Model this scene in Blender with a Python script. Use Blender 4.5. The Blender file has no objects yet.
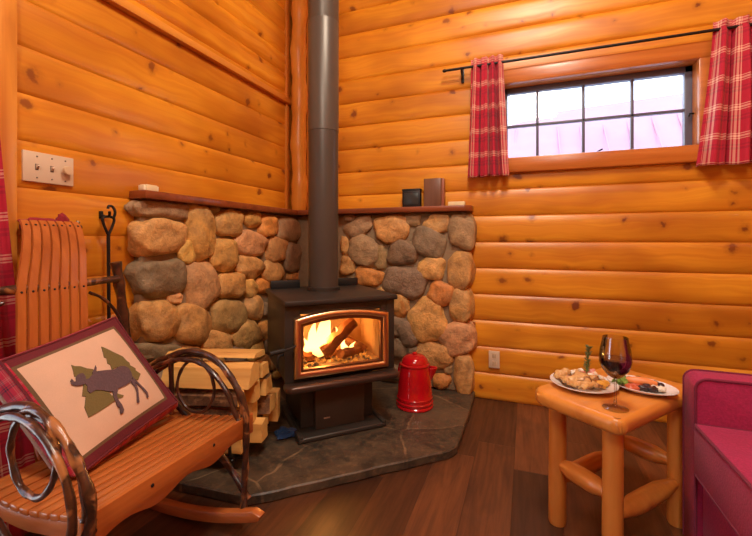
import bpy, bmesh, math, random
from mathutils import Vector, Matrix, noise
random.seed(7)
SC = bpy.context.scene
COL = SC.collection
PI = math.pi
V = Vector

# ------------------------------------------------------------------ materials
def new_mat(name):
    m = bpy.data.materials.new(name); m.use_nodes = True
    nt = m.node_tree; nt.nodes.clear()
    out = nt.nodes.new('ShaderNodeOutputMaterial')
    return m, nt, out

class NT:
    """small helper around a node tree"""
    def __init__(s, nt): s.nt = nt
    def n(s, t, **kw):
        x = s.nt.nodes.new(t)
        for k, v in kw.items():
            if k == 'i':
                for kk, vv in v.items(): s.set(x.inputs[kk], vv)
            else: setattr(x, k, v)
        return x
    def set(s, sock, v):
        if isinstance(v, bpy.types.NodeSocket): s.nt.links.new(v, sock)
        else: sock.default_value = v
    def math(s, op, a, b=0.0, c=0.0):
        x = s.n('ShaderNodeMath', operation=op)
        s.set(x.inputs[0], a); s.set(x.inputs[1], b); s.set(x.inputs[2], c)
        return x.outputs[0]
    def mix(s, f, a, b, blend='MIX'):
        x = s.n('ShaderNodeMix', data_type='RGBA', blend_type=blend)
        s.set(x.inputs[0], f)
        s.set(x.inputs[6], a if isinstance(a, bpy.types.NodeSocket) else (*a, 1))
        s.set(x.inputs[7], b if isinstance(b, bpy.types.NodeSocket) else (*b, 1))
        return x.outputs[2]
    def rng(s, v, a, b, c=0.0, d=1.0, smooth=False):
        x = s.n('ShaderNodeMapRange', interpolation_type='SMOOTHSTEP' if smooth else 'LINEAR')
        s.set(x.inputs[0], v)
        for k, q in zip((1, 2, 3, 4), (a, b, c, d)): s.set(x.inputs[k], q)
        return x.outputs[0]
    def comb(s, x, y, z):
        c = s.n('ShaderNodeCombineXYZ')
        s.set(c.inputs[0], x); s.set(c.inputs[1], y); s.set(c.inputs[2], z)
        return c.outputs[0]
    def noise(s, vec, scale, detail=3, rough=.55, dist=0.0, dim='3D'):
        x = s.n('ShaderNodeTexNoise', noise_dimensions=dim)
        s.set(x.inputs['Vector'], vec); s.set(x.inputs['Scale'], scale)
        s.set(x.inputs['Detail'], detail); s.set(x.inputs['Roughness'], rough); s.set(x.inputs['Distortion'], dist)
        return x.outputs['Fac']
    def bsdf(s, out, **kw):
        b = s.n('ShaderNodeBsdfPrincipled')
        for k, v in kw.items():
            k = k.replace('_', ' ')
            if isinstance(v, tuple) and len(v) == 3: v = (*v, 1)
            s.set(b.inputs[k], v)
        s.nt.links.new(b.outputs[0], out.inputs[0])
        return b
    def bump(s, h, strength=.3, dist=.01):
        x = s.n('ShaderNodeBump'); s.set(x.inputs['Height'], h)
        s.set(x.inputs['Strength'], strength); s.set(x.inputs['Distance'], dist)
        return x.outputs[0]
    def obj(s): return s.n('ShaderNodeTexCoord').outputs['Object']
    def sep(s, v):
        x = s.n('ShaderNodeSeparateXYZ'); s.set(x.inputs[0], v); return x.outputs

def plain(name, col, rough=.5, metal=0.0, var=.12, scale=14., bump=0., coat=0., spec=.5, bscale=None):
    """principled with a little procedural tone variation"""
    m, nt, out = new_mat(name); h = NT(nt)
    f = h.noise(h.obj(), scale, 4)
    a = tuple(c * (1 - var) for c in col); b = tuple(min(1, c * (1 + var)) for c in col)
    kw = dict(Base_Color=h.mix(f, a, b), Roughness=rough, Metallic=metal)
    bs = h.bsdf(out, **kw)
    bs.inputs['Coat Weight'].default_value = coat
    bs.inputs['Specular IOR Level'].default_value = spec
    if bump:
        h.set(bs.inputs['Normal'], h.bump(h.noise(h.obj(), bscale or scale * 3, 4), bump, .004))
    return m

def log_wall_mat(name, axis, course, z0, light, mid, dark):
    m, nt, out = new_mat(name); h = NT(nt)
    s = h.sep(h.obj()); a = s[axis]; z = s[2]
    cid = h.math('FLOOR', h.math('DIVIDE', h.math('SUBTRACT', z, z0), course))
    wn = h.n('ShaderNodeTexWhiteNoise', noise_dimensions='1D'); h.set(wn.inputs['W'], h.math('ADD', cid, .37))
    r = wn.outputs['Value']
    aa = h.math('ADD', a, h.math('MULTIPLY', r, 17.3))
    warp = h.noise(h.comb(h.math('MULTIPLY', aa, 2.0), h.math('MULTIPLY', z, 4.0), r), 1.6, 2)
    zz = h.math('ADD', z, h.math('MULTIPLY', warp, .09))
    grain = h.noise(h.comb(h.math('MULTIPLY', aa, .8), h.math('MULTIPLY', zz, 26.0), r), 1.3, 4, .6, .4)
    blotch = h.noise(h.comb(h.math('MULTIPLY', aa, 1.4), h.math('MULTIPLY', z, 3.0), r), 1.2, 2)
    vo = h.n('ShaderNodeTexVoronoi', voronoi_dimensions='2D', feature='F1')
    kw = h.noise(h.comb(h.math('MULTIPLY', aa, 1.), h.math('MULTIPLY', z, 1.), r), 24., 3, .6); kw2 = h.noise(h.comb(h.math('MULTIPLY', aa, 1.), h.math('MULTIPLY', z, 1.), 7.7), 19., 3, .6)
    h.set(vo.inputs['Vector'], h.comb(h.math('ADD', aa, h.math('MULTIPLY', kw, .050)), h.math('ADD', h.math('MULTIPLY', z, h.rng(r, 0., 1., .75, 1.35)), h.math('MULTIPLY', kw2, .060)), 0.))
    h.set(vo.inputs['Scale'], 5.2)
    d = vo.outputs['Distance']; cs = h.n('ShaderNodeSeparateColor'); h.set(cs.inputs[0], vo.outputs['Color'])
    size = h.math('MULTIPLY', h.math('POWER', h.rng(cs.outputs[0], .30, 1.0), 1.5), .135)
    kn = h.rng(h.math('SUBTRACT', d, size), -.05, .022, 1., 0., True)
    halo = h.rng(h.math('SUBTRACT', d, size), .0, .13, .5, 0., True)
    halo = h.math('MULTIPLY', halo, h.math('GREATER_THAN', size, .004))
    kn = h.math('MULTIPLY', kn, h.math('GREATER_THAN', size, .004))
    base = h.mix(h.rng(grain, .33, .68), light, mid)
    base = h.mix(h.rng(blotch, .40, .72, 0., .85), base, (mid[0] * .62, mid[1] * .50, mid[2] * .5))
    base = h.mix(halo, base, tuple((p + q) / 2 for p, q in zip(mid, dark)))
    base = h.mix(h.math('MULTIPLY', kn, h.rng(cs.outputs[1], 0., 1., .7, 1.)), base, dark)
    base = h.mix(1., base, h.n('ShaderNodeCombineColor', i={0: h.rng(r, 0, 1, .86, 1.06), 1: h.rng(r, 0, 1, .82, 1.08), 2: h.rng(r, 0, 1, .8, 1.05)}).outputs[0], 'MULTIPLY')
    bs = h.bsdf(out, Base_Color=base, Roughness=h.rng(grain, .2, .8, .3, .46))
    bs.inputs['Coat Weight'].default_value = .12; bs.inputs['Coat Roughness'].default_value = .25
    h.set(bs.inputs['Normal'], h.bump(grain, .08, .003))
    return m

def wood_mat(name, light, mid, dark, axis=0, rough=.4, freq=30., coat=.1, streak=1.0):
    """streaky wood, grain runs along a local axis"""
    m, nt, out = new_mat(name); h = NT(nt)
    s = list(h.sep(h.obj()))
    q = [h.math('MULTIPLY', s[i], streak if i == axis else freq) for i in range(3)]
    g = h.noise(h.comb(*q), 1.2, 4, .6, .6)
    g2 = h.noise(h.comb(*[h.math('MULTIPLY', s[i], 1.4 if i == axis else 7.) for i in range(3)]), 1.7, 3, .5, .3)
    base = h.mix(h.rng(g, .3, .7), light, mid)
    base = h.mix(h.rng(g2, .55, .8, 0., .8), base, dark)
    bs = h.bsdf(out, Base_Color=base, Roughness=rough)
    bs.inputs['Coat Weight'].default_value = coat; bs.inputs['Coat Roughness'].default_value = .2
    h.set(bs.inputs['Normal'], h.bump(g, .1, .002))
    return m

def bark_mat(name, a, b, c, rough=.35, scale=26.):
    m, nt, out = new_mat(name); h = NT(nt)
    o = h.obj()
    n1 = h.noise(o, scale, 4, .65, .5); n2 = h.noise(o, scale * .55, 3, .5, .8)
    base = h.mix(h.rng(n1, .35, .65), a, b)
    base = h.mix(h.rng(n2, .56, .66, 0., 1.), base, c)
    bs = h.bsdf(out, Base_Color=base, Roughness=rough)
    bs.inputs['Coat Weight'].default_value = .45; bs.inputs['Coat Roughness'].default_value = .18
    h.set(bs.inputs['Normal'], h.bump(n1, .35, .004))
    return m

def floor_mat():
    m, nt, out = new_mat('dark_plank_floor'); h = NT(nt)
    s = h.sep(h.obj()); W, Lg = .19, 1.22
    xs = h.math('DIVIDE', h.math('ADD', s[0], .135), W); ix = h.math('FLOOR', xs)
    w1 = h.n('ShaderNodeTexWhiteNoise', noise_dimensions='1D'); h.set(w1.inputs['W'], ix)
    ys = h.math('ADD', h.math('DIVIDE', s[1], Lg), w1.outputs['Value']); iy = h.math('FLOOR', ys)
    w2 = h.n('ShaderNodeTexWhiteNoise', noise_dimensions='2D'); h.set(w2.inputs['Vector'], h.comb(ix, iy, 0.))
    r = w2.outputs['Value']
    g = h.noise(h.comb(h.math('MULTIPLY', s[0], 26.), h.math('ADD', h.math('MULTIPLY', s[1], 1.8), h.math('MULTIPLY', r, 40.)), r), 1.2, 5, .65, .8)
    g2 = h.noise(h.comb(h.math('MULTIPLY', s[0], 6.), h.math('ADD', h.math('MULTIPLY', s[1], 2.5), h.math('MULTIPLY', r, 20.)), r), 1.4, 3, .6, .5)
    c = h.mix(h.rng(g, .32, .7), (.125, .044, .016), (.052, .018, .008))
    c = h.mix(h.rng(g2, .5, .75, 0., .65), c, (.030, .012, .007))
    c = h.mix(1., c, h.n('ShaderNodeCombineColor', i={0: h.rng(r, 0, 1, .45, 1.65), 1: h.rng(r, 0, 1, .45, 1.6), 2: h.rng(r, 0, 1, .5, 1.5)}).outputs[0], 'MULTIPLY')
    fx = h.math('FRACT', xs); fy = h.math('FRACT', ys)
    ex = h.math('MINIMUM', fx, h.math('SUBTRACT', 1., fx)); ey = h.math('MULTIPLY', h.math('MINIMUM', fy, h.math('SUBTRACT', 1., fy)), Lg / W)
    gap = h.rng(h.math('MINIMUM', ex, ey), .004, .014, 1., 0.)
    c = h.mix(h.math('MULTIPLY', gap, .6), c, (.03, .013, .008))
    bs = h.bsdf(out, Base_Color=c, Roughness=h.rng(g, .2, .8, .34, .5))
    h.set(bs.inputs['Normal'], h.bump(h.math('SUBTRACT', h.math('MULTIPLY', g, .4), gap), .25, .003))
    return m

def slate_mat():
    m, nt, out = new_mat('slate_flagstone'); h = NT(nt)
    o = h.obj(); s = h.sep(o)
    wob = h.noise(o, 5., 2)
    v = h.comb(h.math('ADD', s[0], h.math('MULTIPLY', wob, .09)), h.math('ADD', s[1], h.math('MULTIPLY', wob, -.07)), 0.)
    e = h.n('ShaderNodeTexVoronoi', voronoi_dimensions='2D', feature='DISTANCE_TO_EDGE'); h.set(e.inputs['Vector'], v); e.inputs['Scale'].default_value = 2.15
    f = h.n('ShaderNodeTexVoronoi', voronoi_dimensions='2D', feature='F1'); h.set(f.inputs['Vector'], v); f.inputs['Scale'].default_value = 2.15
    cs = h.n('ShaderNodeSeparateColor'); h.set(cs.inputs[0], f.outputs['Color'])
    n1 = h.noise(o, 9., 6, .65, .4); n2 = h.noise(o, 34., 4, .6)
    c = h.mix(h.rng(n1, .35, .68), (.036, .028, .021), (.115, .076, .045))
    c = h.mix(h.rng(n2, .5, .75, 0., .7), c, (.18, .115, .062))
    c = h.mix(h.rng(cs.outputs[0], .45, 1., 0., .45), c, (.17, .11, .062))
    g = h.math('MULTIPLY', h.rng(e.outputs['Distance'], .006, .017, 1., 0., True), h.rng(n1, .38, .6, .15, 1.))
    c = h.mix(h.math('MULTIPLY', g, .85), c, (.26, .17, .09))
    bs = h.bsdf(out, Base_Color=c, Roughness=h.rng(n1, .2, .8, .33, .55))
    h.set(bs.inputs['Normal'], h.bump(h.math('SUBTRACT', h.math('ADD', n1, h.math('MULTIPLY', n2, .4)), h.math('MULTIPLY', g, .4)), .5, .008))
    return m

def stone_mat():
    m, nt, out = new_mat('river_stone'); h = NT(nt)
    at = h.n('ShaderNodeAttribute', attribute_name='tint')
    o = h.obj()
    n1 = h.noise(o, 16., 6, .7, .3); n2 = h.noise(o, 4.5, 3, .6, .6); n3 = h.noise(o, 70., 3, .6)
    c = h.mix(h.rng(n1, .3, .72), h.mix(1., at.outputs['Color'], (.60, .56, .54), 'MULTIPLY'), h.mix(1., at.outputs['Color'], (1.38, 1.36, 1.3), 'MULTIPLY'))
    c = h.mix(h.rng(n2, .52, .75, 0., .45), c, (.30, .20, .11))
    c = h.mix(h.rng(n3, .62, .75, 0., .4), c, (.13, .09, .06))
    bs = h.bsdf(out, Base_Color=c, Roughness=.62)
    h.set(bs.inputs['Normal'], h.bump(h.math('ADD', n1, h.math('MULTIPLY', n3, .35)), .85, .014))
    return m

def plaid_mat(name, period=.16, base=(.50, .010, .040), deep=(.28, .006, .03), pale=(.85, .52, .38), rough=.85):
    """woven tartan from the cloth's own UVs (metres)"""
    m, nt, out = new_mat(name); h = NT(nt)
    uv = h.n('ShaderNodeUVMap'); uv.uv_map = 'UVMap'
    s = h.sep(uv.outputs[0])
    def band(x, off):
        f = h.math('FRACT', h.math('ADD', h.math('DIVIDE', x, period), off))
        cr = h.n('ShaderNodeValToRGB'); cr.color_ramp.interpolation = 'CONSTANT'
        st = [(0., base), (.36, pale), (.395, base), (.43, pale), (.50, base), (.535, pale), (.57, base), (.74, deep), (.80, base), (.85, deep), (.93, base)]
        el = cr.color_ramp.elements
        el[0].position = 0.; el[0].color = (*base, 1)
        el[1].position = st[1][0]; el[1].color = (*st[1][1], 1)
        for p, c in st[2:]:
            e = el.new(p); e.color = (*c, 1)
        h.set(cr.inputs[0], f); return cr.outputs[0]
    c = h.mix(.5, band(s[0], .1), band(s[1], .35))
    w = h.noise(h.comb(h.math('MULTIPLY', s[0], 900.), h.math('MULTIPLY', s[1], 900.), 0.), 1., 2)
    c = h.mix(.25, c, h.mix(w, (.0, .0, .0), (1., .9, .85)), 'OVERLAY')
    bs = h.bsdf(out, Base_Color=c, Roughness=rough)
    bs.inputs['Sheen Weight'].default_value = .08
    h.set(bs.inputs['Normal'], h.bump(w, .15, .001))
    return m

def fabric_mat(name, col, scale=420., bump=.25, var=.25):
    m, nt, out = new_mat(name); h = NT(nt)
    o = h.obj()
    w = h.noise(o, scale, 2, .6); b = h.noise(o, 12., 4)
    c = h.mix(w, tuple(x * (1 - var) for x in col), tuple(min(1, x * (1 + var)) for x in col))
    c = h.mix(h.rng(b, .4, .7, 0., .3), c, tuple(x * .8 for x in col))
    bs = h.bsdf(out, Base_Color=c, Roughness=.85)
    bs.inputs['Sheen Weight'].default_value = .08
    h.set(bs.inputs['Normal'], h.bump(w, bump, .002))
    return m

def pane_mat(name, refl=.07, tint=(1, 1, 1)):
    m, nt, out = new_mat(name); h = NT(nt)
    t = h.n('ShaderNodeBsdfTransparent', i={0: (*tint, 1)})
    g = h.n('ShaderNodeBsdfGlossy', i={1: .03})
    mx = h.n('ShaderNodeMixShader', i={0: refl, 1: t.outputs[0], 2: g.outputs[0]})
    nt.links.new(mx.outputs[0], out.inputs[0])
    return m

def emit_flame(name, z0, z1, strength):
    m, nt, out = new_mat(name); h = NT(nt)
    z = h.sep(h.obj())[2]
    f = h.rng(z, z0, z1)
    cr = h.n('ShaderNodeValToRGB'); el = cr.color_ramp.elements
    el[0].color = (1., .5, .12, 1); el[1].color = (1., .42, .08, 1); el[1].position = 1.
    e = el.new(.22); e.color = (1., .70, .28, 1)
    e = el.new(.6); e.color = (1., .66, .24, 1)
    h.set(cr.inputs[0], f)
    em = h.n('ShaderNodeEmission', i={0: cr.outputs[0], 1: strength})
    nt.links.new(em.outputs[0], out.inputs[0])
    return m

# ------------------------------------------------------------------ mesh building
ROOT = {}          # object name -> world matrix of the top-level thing it belongs to
class MB:
    def __init__(s): s.v = []; s.f = []; s.m = []; s.sm = []; s.uv = {}; s.col = {}
    def add(s, verts, faces, mat=0, smooth=True, uvs=None, col=None):
        b = len(s.v); s.v += [V(p) for p in verts]
        for i, f in enumerate(faces):
            s.f.append([b + k for k in f]); s.m.append(mat[i] if isinstance(mat, (list, tuple)) else mat); s.sm.append(smooth)
        if uvs:
            for i, u in enumerate(uvs): s.uv[b + i] = u
        if col:
            for i in range(len(verts)): s.col[b + i] = col
        return s
    def box(s, lo, hi, bev=0., M=None, mat=0, seg=2):
        bm = bmesh.new()
        bmesh.ops.create_cube(bm, size=1.)
        lo, hi = V(lo), V(hi)
        for v in bm.verts: v.co = V([(lo[i] + hi[i]) / 2 + v.co[i] * (hi[i] - lo[i]) for i in range(3)])
        if bev: bmesh.ops.bevel(bm, geom=list(bm.edges), offset=bev, segments=seg, profile=.5, affect='EDGES')
        s.from_bm(bm, M, mat); return s
    def from_bm(s, bm, M=None, mat=0, smooth=True):
        bm.verts.index_update()
        vs = [(M @ v.co if M else v.co.copy()) for v in bm.verts]
        s.add(vs, [[v.index for v in f.verts] for f in bm.faces], mat, smooth); bm.free()
    def prism(s, poly, depth, M=None, bev=0., mat=0, seg=2):
        """polygon in local xy, extruded along +z by depth, placed by M"""
        bm = bmesh.new()
        f = bm.faces.new([bm.verts.new((p[0], p[1], 0)) for p in poly])
        r = bmesh.ops.extrude_face_region(bm, geom=[f])
        bmesh.ops.translate(bm, vec=(0, 0, depth), verts=[g for g in r['geom'] if isinstance(g, bmesh.types.BMVert)])
        bmesh.ops.recalc_face_normals(bm, faces=bm.faces)
        if bev: bmesh.ops.bevel(bm, geom=list(bm.edges), offset=bev, segments=seg, profile=.5, affect='EDGES')
        s.from_bm(bm, M, mat); return s
    def tube(s, pts, rad, n=10, mat=0, closed=False, wob=0., cap=True, seed=0):
        pts = [V(p) for p in pts]; N = len(pts)
        R = rad if isinstance(rad, (list, tuple)) else [rad] * N
        T = []
        for i in range(N):
            a = pts[(i - 1) % N] if closed or i > 0 else pts[i]; b = pts[(i + 1) % N] if closed or i < N - 1 else pts[i]
            T.append((b - a).normalized())
        up = V((0, 0, 1)) if abs(T[0].z) < .9 else V((1, 0, 0))
        nx = T[0].cross(up).normalized(); vs = []
        for i in range(N):
            nx = (nx - T[i] * nx.dot(T[i])).normalized(); ny = T[i].cross(nx)
            for k in range(n):
                a = 2 * PI * k / n; rr = R[i]
                if wob: rr *= 1 + wob * noise.noise(V((pts[i].x * 23 + seed, pts[i].y * 23 + k * .9, pts[i].z * 23)))
                vs.append(pts[i] + (nx * math.cos(a) + ny * math.sin(a)) * rr)
        fs = []
        for i in range(N if closed else N - 1):
            j = (i + 1) % N
            for k in range(n): fs.append([i * n + k, i * n + (k + 1) % n, j * n + (k + 1) % n, j * n + k])
        if cap and not closed: fs += [list(range(n))[::-1], [(N - 1) * n + k for k in range(n)]]
        s.add(vs, fs, mat); return s
    def lathe(s, prof, n=32, c=(0, 0, 0), mat=0, M=None, sx=1., sy=1.):
        vs = []; fs = []; c = V(c)
        for r, z in prof:
            for k in range(n):
                a = 2 * PI * k / n; p = V((r * math.cos(a) * sx, r * math.sin(a) * sy, z))
                vs.append((M @ p if M else p) + c)
        for i in range(len(prof) - 1):
            for k in range(n): fs.append([i * n + k, i * n + (k + 1) % n, (i + 1) * n + (k + 1) % n, (i + 1) * n + k])
        if prof[0][0] > 1e-5: fs.append(list(range(n))[::-1])
        if prof[-1][0] > 1e-5: fs.append([(len(prof) - 1) * n + k for k in range(n)])
        s.add(vs, fs, mat); return s
    def blob(s, M, e=1., nz=.0, freq=8., seed=0., nu=20, nv=12, mat=0, col=None, nz2=0.):
        """superellipsoid of unit radius through M with noise"""
        def sg(x, p): return math.copysign(abs(x) ** p, x)
        vs = []; fs = []
        for i in range(nv + 1):
            ph = -PI / 2 + PI * i / nv
            for k in range(nu):
                th = 2 * PI * k / nu
                p = V((sg(math.cos(ph), e) * sg(math.cos(th), e), sg(math.cos(ph), e) * sg(math.sin(th), e), sg(math.sin(ph), e)))
                p *= 1 + nz * noise.noise(p * freq * .2 + V((seed, seed * .7, 3.1))) + (nz2 * (abs(noise.noise(p * 2.6 + V((seed * 1.3, 5., seed)))) - .25) if nz2 else 0)
                vs.append(M @ p)
        for i in range(nv):
            for k in range(nu): fs.append([i * nu + k, i * nu + (k + 1) % nu, (i + 1) * nu + (k + 1) % nu, (i + 1) * nu + k])
        s.add(vs, fs, mat, True, None, col); return s
    def build(s, name, mats, parent=None, ang=35, solid=0., subd=0, origin=None):
        if not isinstance(mats, (list, tuple)): mats = [mats]
        me = bpy.data.meshes.new(name)
        inv = Matrix()
        if parent is not None: inv = ROOT[parent.name].inverted()
        elif origin is not None: inv = Matrix.Translation(-V(origin))
        me.from_pydata([tuple(inv @ p) for p in s.v], [], s.f)
        for mt in mats: me.materials.append(mt)
        for i, p in enumerate(me.polygons): p.material_index = s.m[i]; p.use_smooth = s.sm[i]
        if s.uv:
            ul = me.uv_layers.new(name='UVMap')
            for lp in me.loops: ul.data[lp.index].uv = s.uv.get(lp.vertex_index, (0, 0))
        if s.col:
            ca = me.color_attributes.new('tint', 'FLOAT_COLOR', 'POINT')
            for i in range(len(s.v)): ca.data[i].color = (*s.col.get(i, (.3, .25, .2)), 1)
        bm = bmesh.new(); bm.from_mesh(me)
        bmesh.ops.remove_doubles(bm, verts=bm.verts, dist=1e-6)
        bmesh.ops.recalc_face_normals(bm, faces=bm.faces); bm.to_mesh(me); bm.free()
        if ang: me.set_sharp_from_angle(angle=math.radians(ang))
        o = bpy.data.objects.new(name, me); COL.objects.link(o)
        if parent is not None:
            o.parent = parent; ROOT[o.name] = ROOT[parent.name]
        else:
            ROOT[o.name] = inv.inverted()
            if origin is not None: o.location = origin
        if solid:
            md = o.modifiers.new('thickness', 'SOLIDIFY'); md.thickness = solid; md.offset = 0
        if subd:
            md = o.modifiers.new('smooth', 'SUBSURF'); md.levels = subd; md.render_levels = subd
        return o

def thing(name, label, cat, loc, rz=0., group=None):
    o = bpy.data.objects.new(name, None); COL.objects.link(o)
    o.empty_display_size = .05
    o.location = loc; o.rotation_euler = (0, 0, rz)
    ROOT[o.name] = Matrix.Translation(V(loc)) @ Matrix.Rotation(rz, 4, 'Z')
    o['label'] = label; o['category'] = cat
    if group: o['group'] = group
    return o
def tag(o, label, cat, group=None):
    o['label'] = label; o['category'] = cat
    if group: o['group'] = group
    return o
def struct(o, label=None, cat=None):
    o['kind'] = 'structure'
    if label: o['label'] = label
    if cat: o['category'] = cat
    return o
def spline(pts, n=8, closed=False):
    """Catmull-Rom through points"""
    P = [V(p) for p in pts]; N = len(P); out = []
    for i in range(N if closed else N - 1):
        if closed: a, b, c, d = P[(i - 1) % N], P[i], P[(i + 1) % N], P[(i + 2) % N]
        else: a, b, c, d = P[max(i - 1, 0)], P[i], P[i + 1], P[min(i + 2, N - 1)]
        for k in range(n):
            t = k / n
            out.append(.5 * ((2 * b) + (c - a) * t + (2 * a - 5 * b + 4 * c - d) * t * t + (3 * b - a - 3 * c + d) * t ** 3))
    if not closed: out.append(P[-1])
    return out
def TRS(loc, rot=(0, 0, 0), sc=(1, 1, 1)):
    from mathutils import Euler
    return Matrix.Translation(V(loc)) @ Euler(rot).to_matrix().to_4x4() @ Matrix.Diagonal((*sc, 1))

# palette
COURSE = .1826
M_LOGB = log_wall_mat('varnished_log_siding', 0, COURSE, 0., (.88, .380, .026), (.74, .245, .011), (.22, .045, .006))
M_LOGL = log_wall_mat('varnished_log_siding_side', 1, COURSE, .031, (.88, .380, .026), (.74, .245, .011), (.22, .045, .006))
M_TRIM = wood_mat('amber_pine_trim', (.80, .34, .05), (.66, .22, .028), (.42, .11, .015), 2, .36, 20.)
M_TRIMX = wood_mat('amber_pine_casing', (.60, .19, .030), (.46, .12, .018), (.30, .065, .01), 0, .32, 20.)
M_TRIMY = wood_mat('amber_pine_cap', (.82, .36, .055), (.68, .24, .03), (.45, .12, .016), 1, .36, 20.)
M_POST = wood_mat('hand_peeled_post', (.90, .42, .06), (.78, .31, .035), (.60, .19, .02), 2, .4, 14.)
M_MANTEL = wood_mat('red_brown_mantel_wood', (.30, .075, .022), (.21, .045, .014), (.12, .025, .009), 0, .3, 22., .3)
M_FLOOR = floor_mat(); M_SLATE = slate_mat(); M_STONE = stone_mat()
M_MORTAR = plain('grey_brown_mortar', (.27, .18, .10), .9, 0, .25, 30., .6)
M_STOVE = plain('matte_black_stove_steel', (.050, .040, .033), .42, .35, .18, 9., .06, 0., .5, 200.)
M_PIPE = plain('flat_black_stove_pipe', (.085, .070, .058), .38, .3, .14, 5., .03, 0., .5, 120.)
M_IRON = plain('black_wrought_iron', (.022, .019, .018), .42, .5, .2, 30., .2)
M_BLACK = plain('soft_black', (.012, .011, .011), .5)
M_BRASS = plain('brushed_copper_gold', (1., .66, .36), .28, 1., .08, 30.)
M_BRICK = plain('pale_firebrick', (.62, .42, .24), .9, 0, .25, 18., .3)
M_PANE = pane_mat('clear_pane', .06); M_STOVEPANE = pane_mat('stove_glass_pane', .03, (1., .93, .8))
M_EMBER = plain('charred_log', (.22, .085, .03), .9, 0, .6, 30., .6)
M_RED = plain('glossy_red_enamel', (.52, .006, .012), .16, 0, .05, 6., 0, .6)
M_CREAM = plain('cream_plastic', (.72, .56, .40), .4, 0, .04)
M_CREAMD = plain('cream_plastic_slot', (.16, .11, .08), .5)
M_WHITE = plain('white_glazed_china', (.80, .77, .75), .14, 0, .03, 8., 0, .4)
M_OAKX = wood_mat('oak_slat_wood', (.54, .165, .036), (.43, .115, .022), (.28, .062, .012), 1, .3, 34., .3)
M_OAKZ = wood_mat('oak_back_wood', (.54, .165, .036), (.43, .115, .022), (.28, .062, .012), 2, .3, 34., .3)
M_OAKR = wood_mat('oak_rocker_wood', (.48, .145, .034), (.38, .10, .022), (.25, .058, .012), 0, .33, 34., .25)
M_BARK = bark_mat('hickory_bark', (.105, .036, .016), (.025, .011, .008), (.42, .17, .055), .3)
M_BARKD = bark_mat('dark_hickory_bark', (.060, .020, .013), (.014, .007, .006), (.26, .085, .035), .3)
M_LOGT = wood_mat('pale_pine_log', (.74, .30, .055), (.60, .21, .033), (.40, .11, .016), 2, .36, 12., .25)
M_TABLE = wood_mat('pine_table_slab', (.76, .31, .055), (.62, .22, .033), (.42, .12, .018), 0, .30, 12., .4)
M_SOFA = fabric_mat('raspberry_chenille', (.36, .010, .072), 150., .6, .5)
M_WELT = fabric_mat('dark_raspberry_welt', (.17, .006, .035))
M_PLAID = plaid_mat('red_plaid_cotton')
M_PLAIDP = plaid_mat('pillow_plaid', .060, (.46, .010, .04), (.03, .008, .03), (.50, .16, .16))
M_LINEN = fabric_mat('cream_linen', (.72, .475, .33), 500., .15, .12)
M_MAROON = fabric_mat('maroon_suede', (.14, .008, .016), 200., .2)
M_OLIVE = fabric_mat('olive_brown_braid', (.15, .085, .035), 260., .4)
M_BEIGE = fabric_mat('beige_cord', (.42, .32, .26), 260., .3)
M_MOOSE = fabric_mat('brown_suede_applique', (.115, .065, .075), 160., .3, .4)
M_TREE = fabric_mat('olive_green_applique', (.17, .125, .035), 240., .3)
M_SPLIT = wood_mat('split_firewood', (.84, .50, .15), (.72, .36, .085), (.50, .20, .04), 0, .7, 30., 0.)
M_ENDG = plain('sawn_log_end', (.92, .56, .16), .8, 0, .2, 40., .3)
M_BARKF = bark_mat('firewood_bark', (.22, .105, .045), (.085, .04, .02), (.36, .19, .08), .85, 40.)

# ================================================================== THE ROOM
XR, YF, ZC = 3.42, -4.7, 3.9        # right wall, wall behind the camera, ceiling
def log_wall(name, mat, a0, a1, zt, course, z0, place, holes=(), depth=.015):
    """half-log siding: rounded courses, V joints. place(a, out, z) -> world point"""
    lv = []; k = math.floor((0 - z0) / course)
    zs = set()
    while z0 + k * course < zt:
        b = z0 + k * course
        for t in (0, .03, .10, .22, .38, .5, .62, .78, .90, .97): zs.add(round(b + t * course, 5))
        k += 1
    for h in holes: zs |= {round(h[2], 5), round(h[3], 5)}
    zs = sorted(z for z in zs if 0 <= z <= zt); zs = [0.] + [z for z in zs if z > 1e-4]
    xs = sorted({a0, a1} | {h[0] for h in holes} | {h[1] for h in holes})
    def prof(z):
        t = ((z - z0) / course) % 1.0
        if t > .9999 or t < 1e-4: t = 0.
        return depth * (max(0., 1 - abs(2 * t - 1) ** 3.4)) ** .62
    vs = [place(a, prof(z), z) for z in zs for a in xs]; n = len(xs); fs = []
    for i in range(len(zs) - 1):
        for j in range(n - 1):
            zc = (zs[i] + zs[i + 1]) / 2; ac = (xs[j] + xs[j + 1]) / 2
            if any(h[0] < ac < h[1] and h[2] < zc < h[3] for h in holes): continue
            fs.append([i * n + j, i * n + j + 1, (i + 1) * n + j + 1, (i + 1) * n + j])
    mb = MB(); mb.add(vs, fs)
    # solid backing so the wall has real thickness
    for i in range(len(xs) - 1):
        ac = (xs[i] + xs[i + 1]) / 2
        cuts = [(h[2], h[3]) for h in holes if h[0] < ac < h[1]]
        segs = [(0., zt)] if not cuts else [(0., cuts[0][0]), (cuts[0][1], zt)]
        for q0, q1 in segs:
            p = place(xs[i], -.14, q0); q = place(xs[i + 1], -.004, q1)
            mb.box([min(p[k], q[k]) for k in range(3)], [max(p[k], q[k]) for k in range(3)])
    return struct(mb.build(name, mat, ang=50))
WIN = (1.655, 2.77, 1.66, 2.175)                  # small window in the back wall
WIN2 = (-3.35, -2.06, .10, 2.10)                  # tall window in the left wall, beside the chair
log_wall('wall_back', M_LOGB, -.02, XR, ZC, COURSE, 0., lambda a, o, z: (a, -o, z), [WIN])
log_wall('wall_left', M_LOGL, YF, .02, 2.235, COURSE, .031, lambda a, o, z: (o, a, z), [WIN2], .010)
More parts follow.
